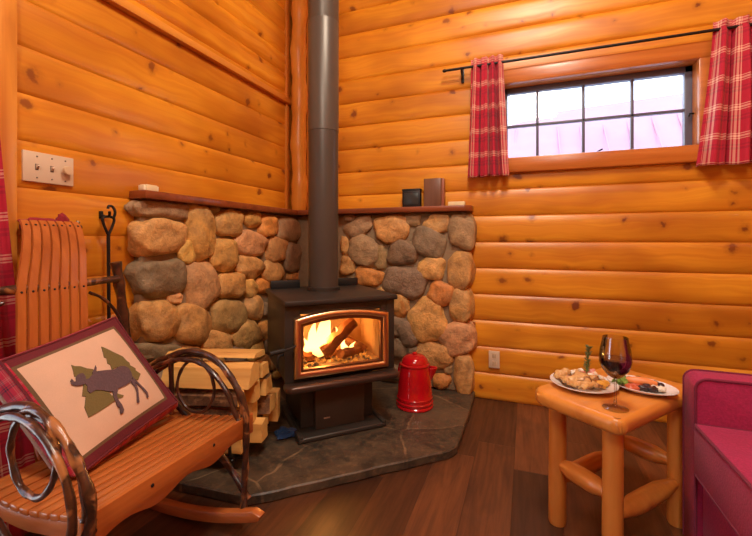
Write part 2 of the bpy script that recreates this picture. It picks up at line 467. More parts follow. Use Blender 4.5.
# upper part of the left wall sits a little further in above the cap board
up = MB()
zs = [2.22, 2.30, 2.455, 2.60, 2.79, 2.97, 3.16, 3.34, 3.53, 3.71, ZC]
for i in range(len(zs) - 1):
    b, t = zs[i], zs[i + 1]; n = 8
    vs = []; fs = []
    for k in range(n + 1):
        q = k / n; o = -.002 + .016 * (max(0., 1 - abs(2 * q - 1) ** 3.4)) ** .62
        vs += [(o, YF, b + (t - b) * q), (o, .02, b + (t - b) * q)]
    for k in range(n): fs.append([2 * k, 2 * k + 1, 2 * k + 3, 2 * k + 2])
    up.add(vs, fs)
up.box((-.14, YF, 2.235), (-.004, .02, ZC))
struct(up.build('wall_left_upper', M_LOGL, ang=50))
struct(MB().box((-.01, YF, 2.208), (.042, -.06, 2.252), .006).build('trim_1', M_TRIMY))
w = MB(); w.box((XR, YF, 0), (XR + .14, .12, ZC)); struct(w.build('wall_right', M_LOGL))
w = MB(); w.box((-.14, YF - .14, 0), (XR + .14, YF, ZC)); struct(w.build('wall_front', M_LOGB))
struct(MB().box((-.14, YF - .14, ZC), (XR + .14, .14, ZC + .1)).build('ceiling', M_TRIMY))
struct(MB().box((-.14, YF - .14, -.08), (XR + .14, .14, 0)).build('floor', M_FLOOR))

# peeled post in the corner, wavy where the adze ran
pb = MB(); pts = []; rr = []
for i in range(60):
    z = 1.349 + i * (ZC - 1.35) / 59
    pts.append((.095 + .005 * math.sin(z * 9), -.075, z)); rr.append(.062 + .005 * math.sin(z * 17 + 1) + .003 * math.sin(z * 41))
pb.tube(pts, rr, 16)
struct(pb.build('trim_2', M_POST), 'peeled round corner post standing on the mantel behind the stove pipe', 'post')
pb = MB().box((-.01, -.145, 1.349), (.022, -.10, ZC), .004)
pb.box((.135, -.022, 1.349), (.185, .005, ZC), .004)
struct(pb.build('trim_3', M_TRIM))

# ---- window in the back wall
def casing_bar(mb, lo, hi, b=.008): mb.box(lo, hi, b)
wroot = thing('window_1', 'low wide four by two pane window high in the log wall', 'window', ((WIN[0] + WIN[1]) / 2, 0, WIN[2]))
wroot['kind'] = 'structure'
x0, x1, z0, z1 = WIN
cb = MB()
casing_bar(cb, (x0 - .09, -.055, z0 - .095), (x1 + .085, .02, z0 + .008), .012)     # sill casing
casing_bar(cb, (x0 - .09, -.045, z1 - .005), (x1 + .085, .02, z1 + .095), .01)        # head casing
casing_bar(cb, (x0 - .09, -.042, z0), (x0 + .005, .02, z1), .008)
casing_bar(cb, (x1 - .005, -.042, z0), (x1 + .085, .02, z1), .008)
cb.build('casing', M_TRIMX, wroot)
rv = MB()
rv.box((x0 - .02, -.01, z0 - .02), (x1 + .02, .14, z0 + .006)); rv.box((x0 - .02, -.01, z1 - .006), (x1 + .02, .14, z1 + .02))
rv.box((x0 - .02, -.01, z0), (x0 + .006, .14, z1)); rv.box((x1 - .006, -.01, z0), (x1 + .02, .14, z1))
rv.build('reveal', M_TRIMX, wroot)
M_SASH = plain('dark_sash_flare_blue', (.115, .115, .165), .35, 0, .1)  # dark sash, blue glow of the window flare mixed into its colour
sb = MB(); f = .045; ya, yb = .055, .10
sb.box((x0, ya, z0), (x1, yb, z0 + f - .02), .004); sb.box((x0, ya, z1 - f), (x1, yb, z1), .004)
sb.box((x0, ya, z0), (x0 + f, yb, z1), .004); sb.box((x1 - f, ya, z0), (x1, yb, z1), .004)
sash = sb.build('sash', M_SASH, wroot)
gb = MB()
for gx in (1.893, 2.175, 2.452): gb.box((gx - .009, .06, z0 + .02), (gx + .009, .088, z1 - .03), .003)
gb.box((x0 + .03, .06, 1.895), (x1 - .03, .088, 1.913), .003)
gb.build('muntin_grid', M_SASH, sash)
MB().box((x0 + .02, .072, z0 + .02), (x1 - .02, .076, z1 - .02)).build('pane', M_PANE, sash)
lk = MB(); lk.box((2.20, .035, z0 + .004), (2.24, .06, z0 + .022), .003); lk.tube([(2.22, .045, z0 + .015), (2.25, .03, z0 + .02), (2.28, .025, z0 + .035)], .005, 8)
lk.build('window_latch', M_IRON, sash)
lk = MB(); lk.tube([(x1 - .008, .03, 1.87), (x1 - .03, .02, 1.868), (x1 - .035, .018, 1.85)], .006, 8); lk.build('sash_hook', M_IRON, sash)

# ---- tall window in the left wall (only its casing shows, behind the curtain)
w2 = thing('window_2', 'tall window casing at the left edge behind the long plaid curtain', 'window', (0, (WIN2[0] + WIN2[1]) / 2, WIN2[2]))
w2['kind'] = 'structure'
y0, y1, z0, z1 = WIN2
cb = MB()
cb.box((-.02, y1 - .005, .0), (.034, y1 + .105, 2.62), .006); cb.box((-.02, y0 - .1, .0), (.034, y0 + .005, z1), .006)
cb.box((-.02, y0 - .1, z1 - .005), (.034, y1 + .0, z1 + .1), .006); cb.box((-.02, y0, .0), (.034, y1, z0 + .005), .006)
cb.build('casing', M_TRIM, w2)
sb = MB(); f = .06
for q in ((y0, y0 + f, z0, z1), (y1 - f, y1, z0, z1), (y0, y1, z0, z0 + f), (y0, y1, z1 - f, z1), ((y0 + y1) / 2 - .02, (y0 + y1) / 2 + .02, z0, z1)):
    sb.box((-.10, q[0], q[2]), (-.05, q[1], q[3]), .004)
s2 = sb.build('sash', M_SASH, w2)
MB().box((-.078, y0 + .03, z0 + .03), (-.074, y1 - .03, z1 - .03)).build('pane', M_PANE, s2)

# ---- outside the small window: a neighbour's pale red metal roof, trees, snow-bright ground
M_ROOF = plain('weathered_red_metal_roof', (.50, .25, .30), .5, 0, .1, 3.)
rb = MB()
rb.add([(.5, 5.2, 2.0), (6.8, 5.2, 1.4), (6.8, 7.4, 4.35), (2.4, 7.4, 4.15), (.5, 7.4, 3.72), (.5, 5.25, 1.9), (6.8, 5.25, 1.3), (6.8, 7.45, 4.25), (2.4, 7.45, 4.05), (.5, 7.45, 3.62)],
       [[0, 1, 2, 3, 4], [9, 8, 7, 6, 5], [0, 5, 6, 1], [1, 6, 7, 2], [2, 7, 8, 3], [3, 8, 9, 4], [4, 9, 5, 0]], smooth=False)
nb = thing('neighbouring_house', 'pale red metal roof seen through the small window', 'building', (3.4, 6.4, 0))
rb.build('roof', M_ROOF, nb)
sm = MB()
for i in range(14):
    x = .7 + i * .45; t = (x - .5) / 6.3
    sm.tube([(x, 5.18, 2.02 - .6 * t), (x, 7.38, 3.76 + .6 * t)], .018, 6)
sm.build('roof_seam', M_ROOF, nb)
MB().box((.6, 5.6, -.5), (6.7, 7.3, 1.5)).build('wall', plain('pale_siding', (.6, .55, .5), .7), nb)
struct(MB().box((-12, .3, -.6), (14, 16, -.45)).build('ground', plain('snowy_ground', (.75, .77, .8), .9)))
M_LEAF = plain('blue_green_needles', (.22, .30, .30), .8, 0, .4, 8.)
tr = thing('pine_tree', 'blue green tree top behind the neighbouring roof', 'tree', (3.6, 11.5, -.5))
MB().tube([(3.6, 11.5, -.5), (3.6, 11.5, 5.0)], [.2, .04], 8).build('trunk', M_BARKF, tr)
fb = MB(); rs = random.Random(3)
for i in range(420):
    z = 1.0 + 4.0 * rs.random() ** .8; r = (5.6 - z) * .42 * (.4 + .6 * rs.random()); a = rs.random() * 2 * PI
    p = V((3.6 + r * math.cos(a), 11.5 + r * math.sin(a), z))
    d = V((math.cos(a), math.sin(a), -.25)) * .35; q = V((-math.sin(a), math.cos(a), 0)) * .10
    fb.add([p - d * .3 - q, p - d * .3 + q, p + d, p - d * .2 + V((0, 0, .08))], [[0, 1, 2], [0, 3, 2], [1, 3, 2]], smooth=False)
fb.build('foliage', M_LEAF, tr)

# ---- raised slate hearth
HZ = .045
poly = [(.0, -1.545), (.385, -1.55), (.735, -1.522), (.80, -1.475), (1.13, -1.17), (1.46, -.865), (1.487, -.80), (1.49, -.4), (1.485, .0), (0, 0)]
pp = []
for i in range(len(poly)):
    a, b = V((*poly[i], 0)), V((*poly[(i + 1) % len(poly)], 0)); L = (b - a).length; n = max(1, int(L / .05))
    for k in range(n):
        q = a + (b - a) * k / n; d = V((b - a)).normalized()
        if i < 8 and k: q += V((d.y, -d.x, 0)) * .008 * noise.noise(q * 14)
        pp.append((q.x, q.y))
tag(MB().prism(pp, HZ, Matrix(), .006, 0, 1).build('stone_hearth', M_SLATE), 'raised slate flagstone hearth in the corner under the black stove', 'hearth')

# ---- river stone surround
SL=[(-1.379,1.266,0.179,0.008,-0.002,-0.046,'g'),(-1.406,1.125,0.155,0.009,0.006,-0.092,'t'),(-1.4,0.912,0.152,-0.002,0.01,-0.101,'d'),(-1.426,0.695,0.124,-0.024,0.0,-0.105,'t'),(-1.09,1.163,0.105,0.008,0.015,-0.154,'y'),(-1.193,1.04,0.059,0.003,0.007,-0.065,'y'),(-1.269,0.797,0.046,-0.007,0.0,-0.033,'p'),(-1.081,0.847,0.131,0.007,0.037,-0.136,'p'),(-1.152,0.642,0.152,-0.05,-0.026,-0.108,'t'),(-0.85,1.216,0.127,0.005,0.0,-0.09,'t'),(-0.901,1.021,0.122,-0.004,0.0,-0.098,'y'),(-0.837,0.823,0.121,-0.012,0.0,-0.086,'t'),(-0.857,0.629,0.149,-0.027,0.0,-0.105,'n'),(-0.953,0.485,0.138,-0.033,0.0,-0.073,'t'),(-0.622,1.254,0.099,0.005,0.0,-0.058,'y'),(-0.641,1.09,0.156,-0.037,-0.047,-0.081,'p'),(-0.652,0.929,0.12,-0.051,-0.061,-0.065,'t'),(-0.659,0.786,0.077,0.01,0.033,-0.062,'y'),(-0.606,0.645,0.1,-0.016,0.0,-0.083,'t'),(-0.678,0.466,0.134,0.02,0.074,-0.099,'t'),(-0.452,1.212,0.107,0.004,0.0,-0.082,'o'),(-0.355,1.038,0.128,-0.003,0.0,-0.096,'t'),(-0.395,0.874,0.134,-0.039,-0.046,-0.07,'t'),(-0.515,0.782,0.078,-0.009,0.0,-0.058,'o'),(-0.192,1.193,0.166,0.004,0.0,-0.095,'g'),(-0.13,0.974,0.134,-0.018,-0.038,-0.116,'d'),(-0.094,0.817,0.117,-0.01,0.0,-0.037,'t'),(-1.41,0.533,0.151,-0.04,0.0,-0.046,'d'),(-0.968,1.296,0.041,0.004,0.0,-0.022,'g'),(-0.49,0.462,0.067,-0.014,0.0,-0.076,'o'),(-1.173,0.482,0.085,-0.022,0.0,-0.04,'t'),(-0.481,0.611,0.042,-0.007,0.0,-0.056,'d'),(-0.0,1.169,0.051,0.001,0.0,-0.077,'g')]
SR=[(1.401,1.169,0.095,-0.001,0.0,-0.124,'g'),(1.232,1.225,0.099,0.025,0.019,-0.071,'t'),(1.045,1.253,0.064,-0.001,0.0,-0.048,'g'),(0.881,1.19,0.131,0.016,0.015,-0.102,'t'),(0.615,1.21,0.103,0.065,0.043,-0.056,'g'),(0.659,1.029,0.11,0.048,0.059,-0.116,'g'),(0.793,0.967,0.053,0.001,0.0,-0.097,'g'),(0.971,1.016,0.12,-0.023,-0.021,-0.093,'d'),(1.161,1.101,0.13,-0.041,-0.035,-0.103,'d'),(1.184,0.906,0.098,0.003,0.0,-0.087,'t'),(1.392,0.902,0.089,0.003,0.0,-0.13,'t'),(0.984,0.804,0.156,-0.026,-0.026,-0.119,'d'),(1.248,0.728,0.084,-0.026,-0.03,-0.085,'o'),(1.392,0.651,0.086,0.005,0.0,-0.118,'t'),(1.154,0.532,0.135,0.033,0.027,-0.149,'t'),(1.012,0.44,0.074,0.044,0.054,-0.094,'d'),(1.367,0.422,0.128,0.034,0.02,-0.115,'p'),(1.2,0.287,0.131,-0.021,-0.024,-0.088,'t'),(1.413,0.166,0.071,0.008,0.0,-0.136,'t'),(0.954,0.609,0.058,0.004,0.0,-0.085,'o'),(0.521,0.918,0.06,0.001,0.0,-0.083,'t'),(0.696,0.83,0.115,-0.016,-0.012,-0.067,'o'),(1.257,0.106,0.07,0.009,0.0,-0.054,'o'),(0.536,1.28,0.049,-0.001,0.0,-0.034,'g'),(1.072,0.29,0.067,0.007,0.0,-0.045,'d'),(1.305,0.197,0.032,0.004,0.0,-0.032,'g'),(0.498,1.073,0.038,0.0,0.0,-0.076,'t'),(0.821,0.708,0.049,0.003,0.0,-0.053,'t'),(1.112,0.143,0.086,0.01,0.0,-0.065,'t'),(0.926,0.318,0.048,0.005,0.0,-0.072,'d'),(0.529,0.763,0.076,0.003,0.0,-0.062,'g')]
SL = [((a + .052 if a < -1.3 else a), *q) for a, *q in SL]
TINT = dict(t=(.66, .35, .115), y=(.74, .42, .11), g=(.42, .27, .13), p=(.70, .385, .17), d=(.26, .18, .105), o=(.68, .28, .065), n=(.46, .29, .10))
rs = random.Random(11)
for row, zz, rz in ((0, .36, .075), (1, .21, .065), (2, .10, .05)):            # low courses behind the wood and the stove
    y = -1.46
    while y < -.3:
        w_ = rs.uniform(.07, .12); SL.append((y + w_, zz + rs.uniform(-.012, .012), w_, 0, 0, -rz, rs.choice('ttgdoy'))); y += 2 * w_ + .012
for zz, rz in ((.64, .075), (.47, .075), (.30, .075), (.13, .06)):
    x = .28
    while x < .92: w_ = rs.uniform(.07, .11); SR.append((x + w_, zz, w_, 0, 0, -rz, rs.choice('ttgdoy'))); x += 2 * w_ + .012
FACE = .058
def stone_panel(name, stones, back, place, label):
    mb = MB()
    mb.box(*back, .012, None, 0)
    for i, (a, z, ax, az, bx, bz, c) in enumerate(stones):
        r = random.Random(i * 7 + len(stones))
        k = 1.03; dep = min(.062, .42 * min(math.hypot(ax, az), math.hypot(bx, bz)) + .022)
        t = TINT[c]; q = r.uniform(.88, 1.14); col = tuple(min(1, v * q * r.uniform(.95, 1.05)) for v in t)
        o = V(place(a, FACE - .012, z)); A = V(place(a + ax * k, FACE - .012, z + az * k)) - o; B = V(place(a + bx * k, FACE - .012, z + bz * k)) - o
        N = V(place(a, FACE - .012 + dep, z)) - o
        M = Matrix(((A.x, B.x, N.x, o.x), (A.y, B.y, N.y, o.y), (A.z, B.z, N.z, o.z), (0, 0, 0, 1)))
        mb.blob(M, r.uniform(.60, .76), .24, 6., i * 1.7, 36, 20, 1, col, .07)
    return struct(mb.build(name, [M_MORTAR, M_STONE], ang=0), label, 'stone wall')
stone_panel('wall_stone_left', SL, ((0, -1.465, HZ), (FACE, -.0, 1.31)), lambda a, o, z: (o, a, z), 'river stone hearth wall left of the stove, along the side wall')
stone_panel('wall_stone_back', SR, ((FACE, -FACE, HZ), (1.44, 0, 1.31)), lambda a, o, z: (a, -o, z), 'river stone hearth wall right of the stove, below the small window')

# ---- mantel shelf, one L-shaped board
mp = [(.0, 0), (.0, -1.488), (.118, -1.488), (.118, -.13), (1.43, -.13), (1.472, -.10), (1.475, 0)]
tag(MB().prism(mp, .040, Matrix.Translation((0, 0, 1.310)), .006).build('mantel_shelf', M_MANTEL), 'red-brown L-shaped mantel shelf capping the river stone corner', 'shelf')

# ================================================================== WOOD STOVE (faces the room diagonally)
S0 = .97; SU = -.012
sx_, sy_ = (SU + S0) / 2 ** .5, (SU - S0) / 2 ** .5
stove = thing('wood_stove', 'black cast wood stove with a burning fire behind its copper framed door', 'stove', (sx_, sy_, HZ), PI / 4)
SM = ROOT[stove.name]
def L2W(mb):                       # stove parts are modelled in stove space, x right, -y front
    mb.v = [SM @ p for p in mb.v]; return mb
FR = -.275                         # front face plane
BK = .30
ZB, ZT = .318, .722                # firebox bottom / top (above hearth)
OP = (-.232, .232, .365, .640)     # door opening
b = MB()
b.box((-.312, FR, ZB), (-.297, BK, ZT), .003); b.box((.297, FR, ZB), (.312, BK, ZT), .003)
b.box((-.31, BK - .015, ZB), (.31, BK, ZT), .003); b.box((-.31, FR, ZB), (.31, BK, ZB + .015), .003)
b.box((-.31, FR, ZB), (OP[0], FR + .02, ZT), .003); b.box((OP[1], FR, ZB), (.31, FR + .02, ZT), .003)
b.box((OP[0] - .01, FR, ZB), (OP[1] + .01, FR + .02, OP[2]), .003); b.box((OP[0] - .01, FR, OP[3] + .03), (OP[1] + .01, FR + .02, ZT), .003)
b.box((-.318, FR - .004, ZB), (-.270, FR + .004, ZT), .002); b.box((.270, FR - .004, ZB), (.318, FR + .004, ZT), .002)
L2W(b).build('firebox_body', M_STOVE, stove)
b = MB()
b.box((-.325, -.315, ZT), (.325, .31, ZT + .028), .008)
L2W(b).build('top_plate', M_STOVE, stove)
for xa, xb in ((-.30, -.11), (.11, .30)):
    b = MB(); b.box((xa, .25, ZT + .028), (xb, .272, ZT + .080), .004); L2W(b).build('heat_shield_rail', M_BLACK, stove)
b = MB()                            # firebrick lining
b.box((-.29, .10, ZB + .02), (.29, .13, ZT - .01)); b.box((-.29, FR + .03, ZB + .016), (.29, .12, ZB + .042))
b.box((-.293, FR + .03, ZB + .02), (-.262, .12, ZT - .01)); b.box((.262, FR + .03, ZB + .02), (.293, .12, ZT - .01))
b.box((-.29, FR + .06, ZT - .05), (.29, .12, ZT - .02))
L2W(b).build('firebrick_lining', M_BRICK, stove)
# door: arched copper frame, black inner bead, glass
def arch(w, z0, z1, rise, n=14):
    p = [(-w, z0), (w, z0), (w, z1)]
    for i in range(1, n): t = i / n; p.append((w - 2 * w * t, z1 + rise * (1 - (2 * t - 1) ** 2)))
    return p + [(-w, z1)]
def ring_frame(outer, inner, y0, y1, bev):
    bm = bmesh.new(); n = len(outer)
    O = [bm.verts.new((p[0], y0, p[1])) for p in outer]; I = [bm.verts.new((p[0], y0, p[1])) for p in inner]
    O2 = [bm.verts.new((p[0], y1, p[1])) for p in outer]; I2 = [bm.verts.new((p[0], y1, p[1])) for p in inner]
    for i in range(n):
        j = (i + 1) % n
        bm.faces.new((O[i], O[j], I[j], I[i])); bm.faces.new((O2[i], I2[i], I2[j], O2[j]))
        bm.faces.new((O[i], O2[i], O2[j], O[j])); bm.faces.new((I[i], I[j], I2[j], I2[i]))
    bmesh.ops.recalc_face_normals(bm, faces=bm.faces)
    ed = [e for e in bm.edges if all(abs(v.co.y - y0) < 1e-6 for v in e.verts) and ((e.verts[0] in O and e.verts[1] in O) or (e.verts[0] in I and e.verts[1] in I))]
    if bev: bmesh.ops.bevel(bm, geom=ed, offset=bev, segments=3, profile=.5, affect='EDGES')
    m = MB(); m.from_bm(bm); return m
door = L2W(ring_frame(arch(.272, .338, .652, .034), arch(.236, .372, .622, .030), FR - .034, FR + .002, .015)).build('door_frame', M_BRASS, stove)
L2W(ring_frame(arch(.240, .368, .626, .030), arch(.222, .384, .608, .026), FR - .020, FR + .004, .004)).build('inner_bead', plain('dark_bronze_bead', (.24, .11, .05), .35, .8), door)
g = MB(); g.prism(arch(.232, .372, .618, .028), .004, Matrix.Translation((0, FR - .004, 0)) @ Matrix.Rotation(PI / 2, 4, 'X'))
L2W(g).build('glass_pane', M_STOVEPANE, door)
h_ = MB(); h_.tube(spline([(-.268, FR - .025, .512), (-.285, FR - .045, .512), (-.33, FR - .065, .508), (-.395, FR - .075, .503)], 5), .007, 8)
h_.tube([(-.335, FR - .066, .508), (-.405, FR - .077, .502)], .011, 10)
L2W(h_).build('door_handle', M_BLACK, door)
h_ = MB(); h_.tube(spline([(-.318, FR + .03, .46), (-.345, FR + .02, .455), (-.352, FR + .015, .42), (-.345, FR + .02, .385)], 5), .006, 8)
L2W(h_).build('air_control_rod', M_BLACK, stove)
lp = MB()
lp.prism([(-.325, FR + .01), (-.325, FR - .055), (-.300, FR - .085), (.300, FR - .085), (.325, FR - .055), (.325, FR + .01)], .034, Matrix.Translation((0, 0, .283)), .012, 0, 3)
L2W(lp).build('ash_lip', plain('worn_black_bronze_lip', (.085, .05, .038), .28, .5, .2, 20.), stove)
pd = MB()
pd.box((-.215, -.20, .03), (.215, .20, ZB), .006)
L2W(pd).build('pedestal', M_STOVE, stove)
pd = MB(); pd.box((-.145, -.245, .028), (.145, -.19, .30), .006)
L2W(pd).build('ash_door', plain('brown_black_ash_door', (.080, .055, .040), .45, .3, .15, 14.), stove)
pd = MB(); pd.box((-.098, -.2475, .082), (-.062, -.2445, .090), .001)
L2W(pd).build('maker_badge', plain('silver_badge', (.65, .5, .42), .3, .8), stove)
pd = MB(); pd.box((-.255, -.312, 0), (.255, .16, .028), .010, None, 0, 3); pd.box((-.255, -.312, .02), (-.225, .16, .040), .008); pd.box((.225, -.312, .02), (.255, .16, .040), .008)
L2W(pd).build('base_plate', M_STOVE, stove)
# stovepipe
pz = HZ + ZT + .026
PX, PY = (SU + .885) / 2 ** .5, (SU - .885) / 2 ** .5
pipe = thing('stove_pipe', 'tall black stove pipe rising straight from the stove top out of frame', 'stove pipe', (PX, PY, pz))
MB().lathe([(.094, pz), (.094, pz + .01), (.0945, 1.80), (.0945, 1.81)], 48, (PX, PY, 0)).build('lower_section', M_PIPE, pipe)
MB().lathe([(.0950, 1.792), (.0965, 1.794), (.0965, 2.475), (.0955, 2.48), (.0950, 2.485), (.0968, 2.49), (.0968, ZC)], 48, (PX, PY, 0)).build('upper_section', plain('black_pipe_with_reflection', (.11, .092, .075), .38, .3, .14, 5., .03), pipe)  # lighter copy of the pipe colour, a reflection painted into the upper length
MB().lathe([(.094, pz), (.104, pz), (.104, pz + .022), (.0945, pz + .026)], 48, (PX, PY, 0)).build('collar', M_STOVE, pipe)
# fire: logs, flames, ember bed
def in_stove(o, loc, rot): o.matrix_world = SM @ TRS(loc, rot)
def burning(loc, rot, L, r, seed, lab):
    m = MB(); pts = [(L * (t / 9 - .5), .004 * math.sin(t * 2 + seed), .004 * math.cos(t * 1.7)) for t in range(10)]
    m.tube(pts, [r * (1 + .08 * math.sin(t * 1.9 + seed)) for t in range(10)], 9, 0, wob=.25, seed=seed)
    o = m.build('burning_log', M_EMBER, None, 40); in_stove(o, loc, rot)
    tag(o, lab, 'firewood')
burning((.02, -.15, .498), (0, -.72, .06), .25, .037, 1, 'charred log leaning diagonally in the fire behind the stove glass')
burning((-.03, -.07, .392), (0, .03, .12), .44, .036, 2, 'charred log lying at the bottom of the fire inside the stove')
burning((.10, -.14, .400), (0, .15, .7), .24, .028, 3, 'short charred log lying right of the flames inside the stove')
burning((.13, -.02, .44), (0, .5, -.5), .24, .026, 4, 'short charred log propped at the back right inside the stove')
M_FL = emit_flame('fire_flame', .0, .27, 4.5)
def flame_mesh(mb, x, y, z, w, hgt, seed, lean=0.):
    prof = [(.55, 0), (.9, .08), (1., .2), (.92, .34), (.72, .5), (.5, .66), (.28, .82), (.1, .94), (0.001, 1.)]
    n = 12; vs = []; fs = []
    for i, (r, t) in enumerate(prof):
        cx = x + lean * t + .018 * math.sin(t * 6 + seed) * t; cy = y + .01 * math.cos(t * 5 + seed)
        for k in range(n):
            a = 2 * PI * k / n; rr = r * w * (1 + .22 * noise.noise(V((math.cos(a) * 1.3 + seed, math.sin(a) * 1.3, t * 4))))
            vs.append((cx + rr * math.cos(a), cy + .5 * rr * math.sin(a), z + t * hgt))
    for i in range(len(prof) - 1):
        for k in range(n): fs.append([i * n + k, i * n + (k + 1) % n, (i + 1) * n + (k + 1) % n, (i + 1) * n + k])
    mb.add(vs, fs)
fm = MB()
for a in ((-.115, -.09, .012, .042, .20, 1., .01), (-.06, -.08, .02, .040, .245, 2., .015), (-.02, -.07, .03, .034, .225, 3.4, -.01), (-.155, -.10, .0, .034, .12, 5., .0),
          (-.085, -.11, .0, .045, .15, 6.2, -.01), (.02, -.06, .01, .030, .15, 4.1, .02), (.075, -.10, .0, .028, .085, 7., .0), (.125, -.09, .0, .022, .06, 8.1, .01), (-.19, -.08, 0., .026, .085, 9., 0)):
    flame_mesh(fm, *a)
fo = fm.build('fire_flames', M_FL, None, 0); fo.matrix_world = SM @ TRS((0, 0, .385), (0, 0, 0))
tag(fo, 'bright yellow flames burning behind the stove glass', 'fire'); fo['kind'] = 'stuff'
em = MB(); rs = random.Random(5)
for i in range(46): em.blob(TRS((rs.uniform(-.22, .22), rs.uniform(-.22, .05), .008 + rs.uniform(0, .012)), (rs.random() * 3, rs.random() * 3, 0), (.020, .016, .012)), .8, .3, 9., i, 8, 6)
mm, nt, out = new_mat('glowing_embers'); hh = NT(nt)
nn = hh.noise(hh.obj(), 40., 3); c = hh.mix(hh.rng(nn, .4, .62), (.05, .02, .01), (1., .30, .04))
bs = hh.bsdf(out, Base_Color=(.02, .010, .006), Roughness=.9, Emission_Color=c, Emission_Strength=1.1)
eo = em.build('ember_bed', mm, None, 0); eo.matrix_world = SM @ TRS((0, 0, .358), (0, 0, 0))
tag(eo, 'bed of glowing embers under the flames inside the stove', 'embers'); eo['kind'] = 'stuff'

# ================================================================== RED ENAMEL COFFEE POT
kx, ky = 1.150, -.395
kt = thing('enamel_coffee_pot', 'tall red enamel coffee pot standing on the hearth right of the stove', 'coffee pot', (kx, ky, HZ))
KS = Matrix.Diagonal((1.16, 1.16, .92, 1))
prof = [(.0, 0), (.098, 0), (.103, .006), (.103, .016), (.098, .022), (.101, .03), (.103, .042), (.098, .05), (.100, .058), (.100, .072), (.0955, .08), (.093, .15), (.087, .22), (.080, .275), (.0785, .283), (.080, .288)]
MB().lathe(prof, 40, (kx, ky, HZ), 0, KS).build('pot_body', M_RED, kt)
lid = MB().lathe([(.081, .287), (.083, .291), (.082, .298), (.075, .302), (.073, .315), (.066, .335), (.050, .352), (.028, .360), (.0, .362)], 40, (kx, ky, HZ), 0, KS).build('lid', M_RED, kt)
MB().lathe([(.012, .358), (.012, .364), (.015, .367), (.014, .371), (.008, .375), (0, .376)], 20, (kx, ky, HZ), 0, KS).build('lid_knob', M_RED, lid)
def kp(r, t, z):   # radial toward the right of the pot
    a = .33; r *= 1.16; return (kx + r * math.cos(a) - t * math.sin(a), ky + r * math.sin(a) + t * math.cos(a), HZ + z * .92)
sp = MB()
sec = [(.150, .0), (.20, .020), (.24, .036), (.262, .044), (.27, .046)]
vs = []; fs = []; n = 7
for z, d in sec:
    wd = .012 + .55 * d
    for k in range(n):
        t = -1 + 2 * k / (n - 1); vs.append(kp(.080 + d * (1 - abs(t) ** 1.6), t * wd, z))
for i in range(len(sec) - 1):
    for k in range(n - 1): fs.append([i * n + k, i * n + k + 1, (i + 1) * n + k + 1, (i + 1) * n + k])
sp.add(vs, fs); sp.build('spout', M_RED, kt, solid=.004)
hd = MB(); hd.tube(spline([kp(-.078, 0, .26), kp(-.11, 0, .27), kp(-.135, 0, .22), kp(-.125, 0, .14), kp(-.093, 0, .11)], 6), .008, 10)
hd.v = [Matrix.Translation((kx, ky, 0)) @ Matrix.Rotation(-.9, 4, 'Z') @ Matrix.Translation((-kx, -ky, 0)) @ p for p in hd.v]
hd.build('pot_handle', M_RED, kt)

# ================================================================== THINGS ON THE MANTEL
MT = 1.3505
o = thing('small_black_box', 'small black box standing on the mantel beside the brown wooden box', 'box', (1.04, -.06, MT))
MB().box((.972, -.088, MT), (1.106, -.035, MT + .125), .005).build('case', M_BLACK, o)
MB().box((.986, -.091, MT + .02), (1.092, -.087, MT + .100), .002).build('front_panel', plain('dark_grey_panel', (.035, .04, .038), .3), o)
MB().box((.970, -.090, MT + .118), (1.108, -.033, MT + .133), .003).build('lid', M_BLACK, o)
o = thing('brown_wooden_box', 'upright brown wooden box on the mantel, taller than the black box', 'box', (1.21, -.06, MT))
M_BOXW = wood_mat('dull_brown_box_wood', (.20, .085, .042), (.15, .06, .03), (.09, .035, .018), 2, .45, 24.)
MB().box((1.134, -.088, MT), (1.258, -.03, MT + .200), .004).build('case', M_BOXW, o)
MB().box((1.260, -.090, MT), (1.279, -.03, MT + .198), .004).build('cover', plain('reddish_box_edge', (.34, .11, .06), .4), o)
o = tag(MB().box((1.310, -.10, MT), (1.424, -.05, MT + .028), .004).build('folded_card', plain('cream_card', (.85, .72, .42), .6)), 'small cream card lying at the right end of the mantel', 'card')
o = thing('matchbox', 'small cream matchbox lying on the left arm of the mantel', 'matchbox', (.06, -1.43, MT))
MB().box((.038, -1.455, MT), (.084, -1.392, MT + .032), .003).build('sleeve', plain('cream_paper', (.85, .70, .42), .6), o)
MB().box((.042, -1.466, MT + .003), (.080, -1.382, MT + .028), .002).build('tray', plain('pale_card', (.88, .78, .56), .6), o)

# ================================================================== SWITCH PLATE, OUTLET
o = thing('light_switch_plate', 'cream switch plate with two toggles and a round dimmer knob', 'light switch', (.018, -1.840, 1.336))
MB().box((.006, -1.931, 1.336), (.018, -1.748, 1.455), .003).build('plate', M_CREAM, o)
for y in (-1.884, -1.831):
    MB().box((.017, y - .007, 1.383), (.0185, y + .007, 1.408), .001).build('switch_slot', M_CREAMD, o)
    t = MB(); t.prism([(0, -.009), (.012, .002), (.010, .008), (0, .008)], .008, Matrix.Translation((.018, y + .004, 1.396)) @ Matrix.Rotation(PI / 2, 4, 'X'), .001)
    t.build('toggle', M_CREAM, o)
kb = MB(); kb.lathe([(.0, .026), (.017, .024), (.019, .012), (.006, .0)][::-1], 24, (.018, -1.781, 1.397), 0, Matrix.Rotation(PI / 2, 4, 'Y'))
kb.build('dimmer_knob', plain('beige_knob', (.70, .50, .30), .35), o)
for y in (-1.884, -1.831, -1.781):
    for dz in (-.042, .042):
        s_ = MB(); s_.lathe([(0.0, .002), (.003, .0015), (.0032, 0)][::-1], 10, (.018, y, 1.3955 + dz), 0, Matrix.Rotation(PI / 2, 4, 'Y')); s_.build('screw', M_CREAMD, o)
o = thing('wall_outlet', 'cream wall outlet on the log wall right of the stone surround', 'outlet', (1.615, -.026, .230))
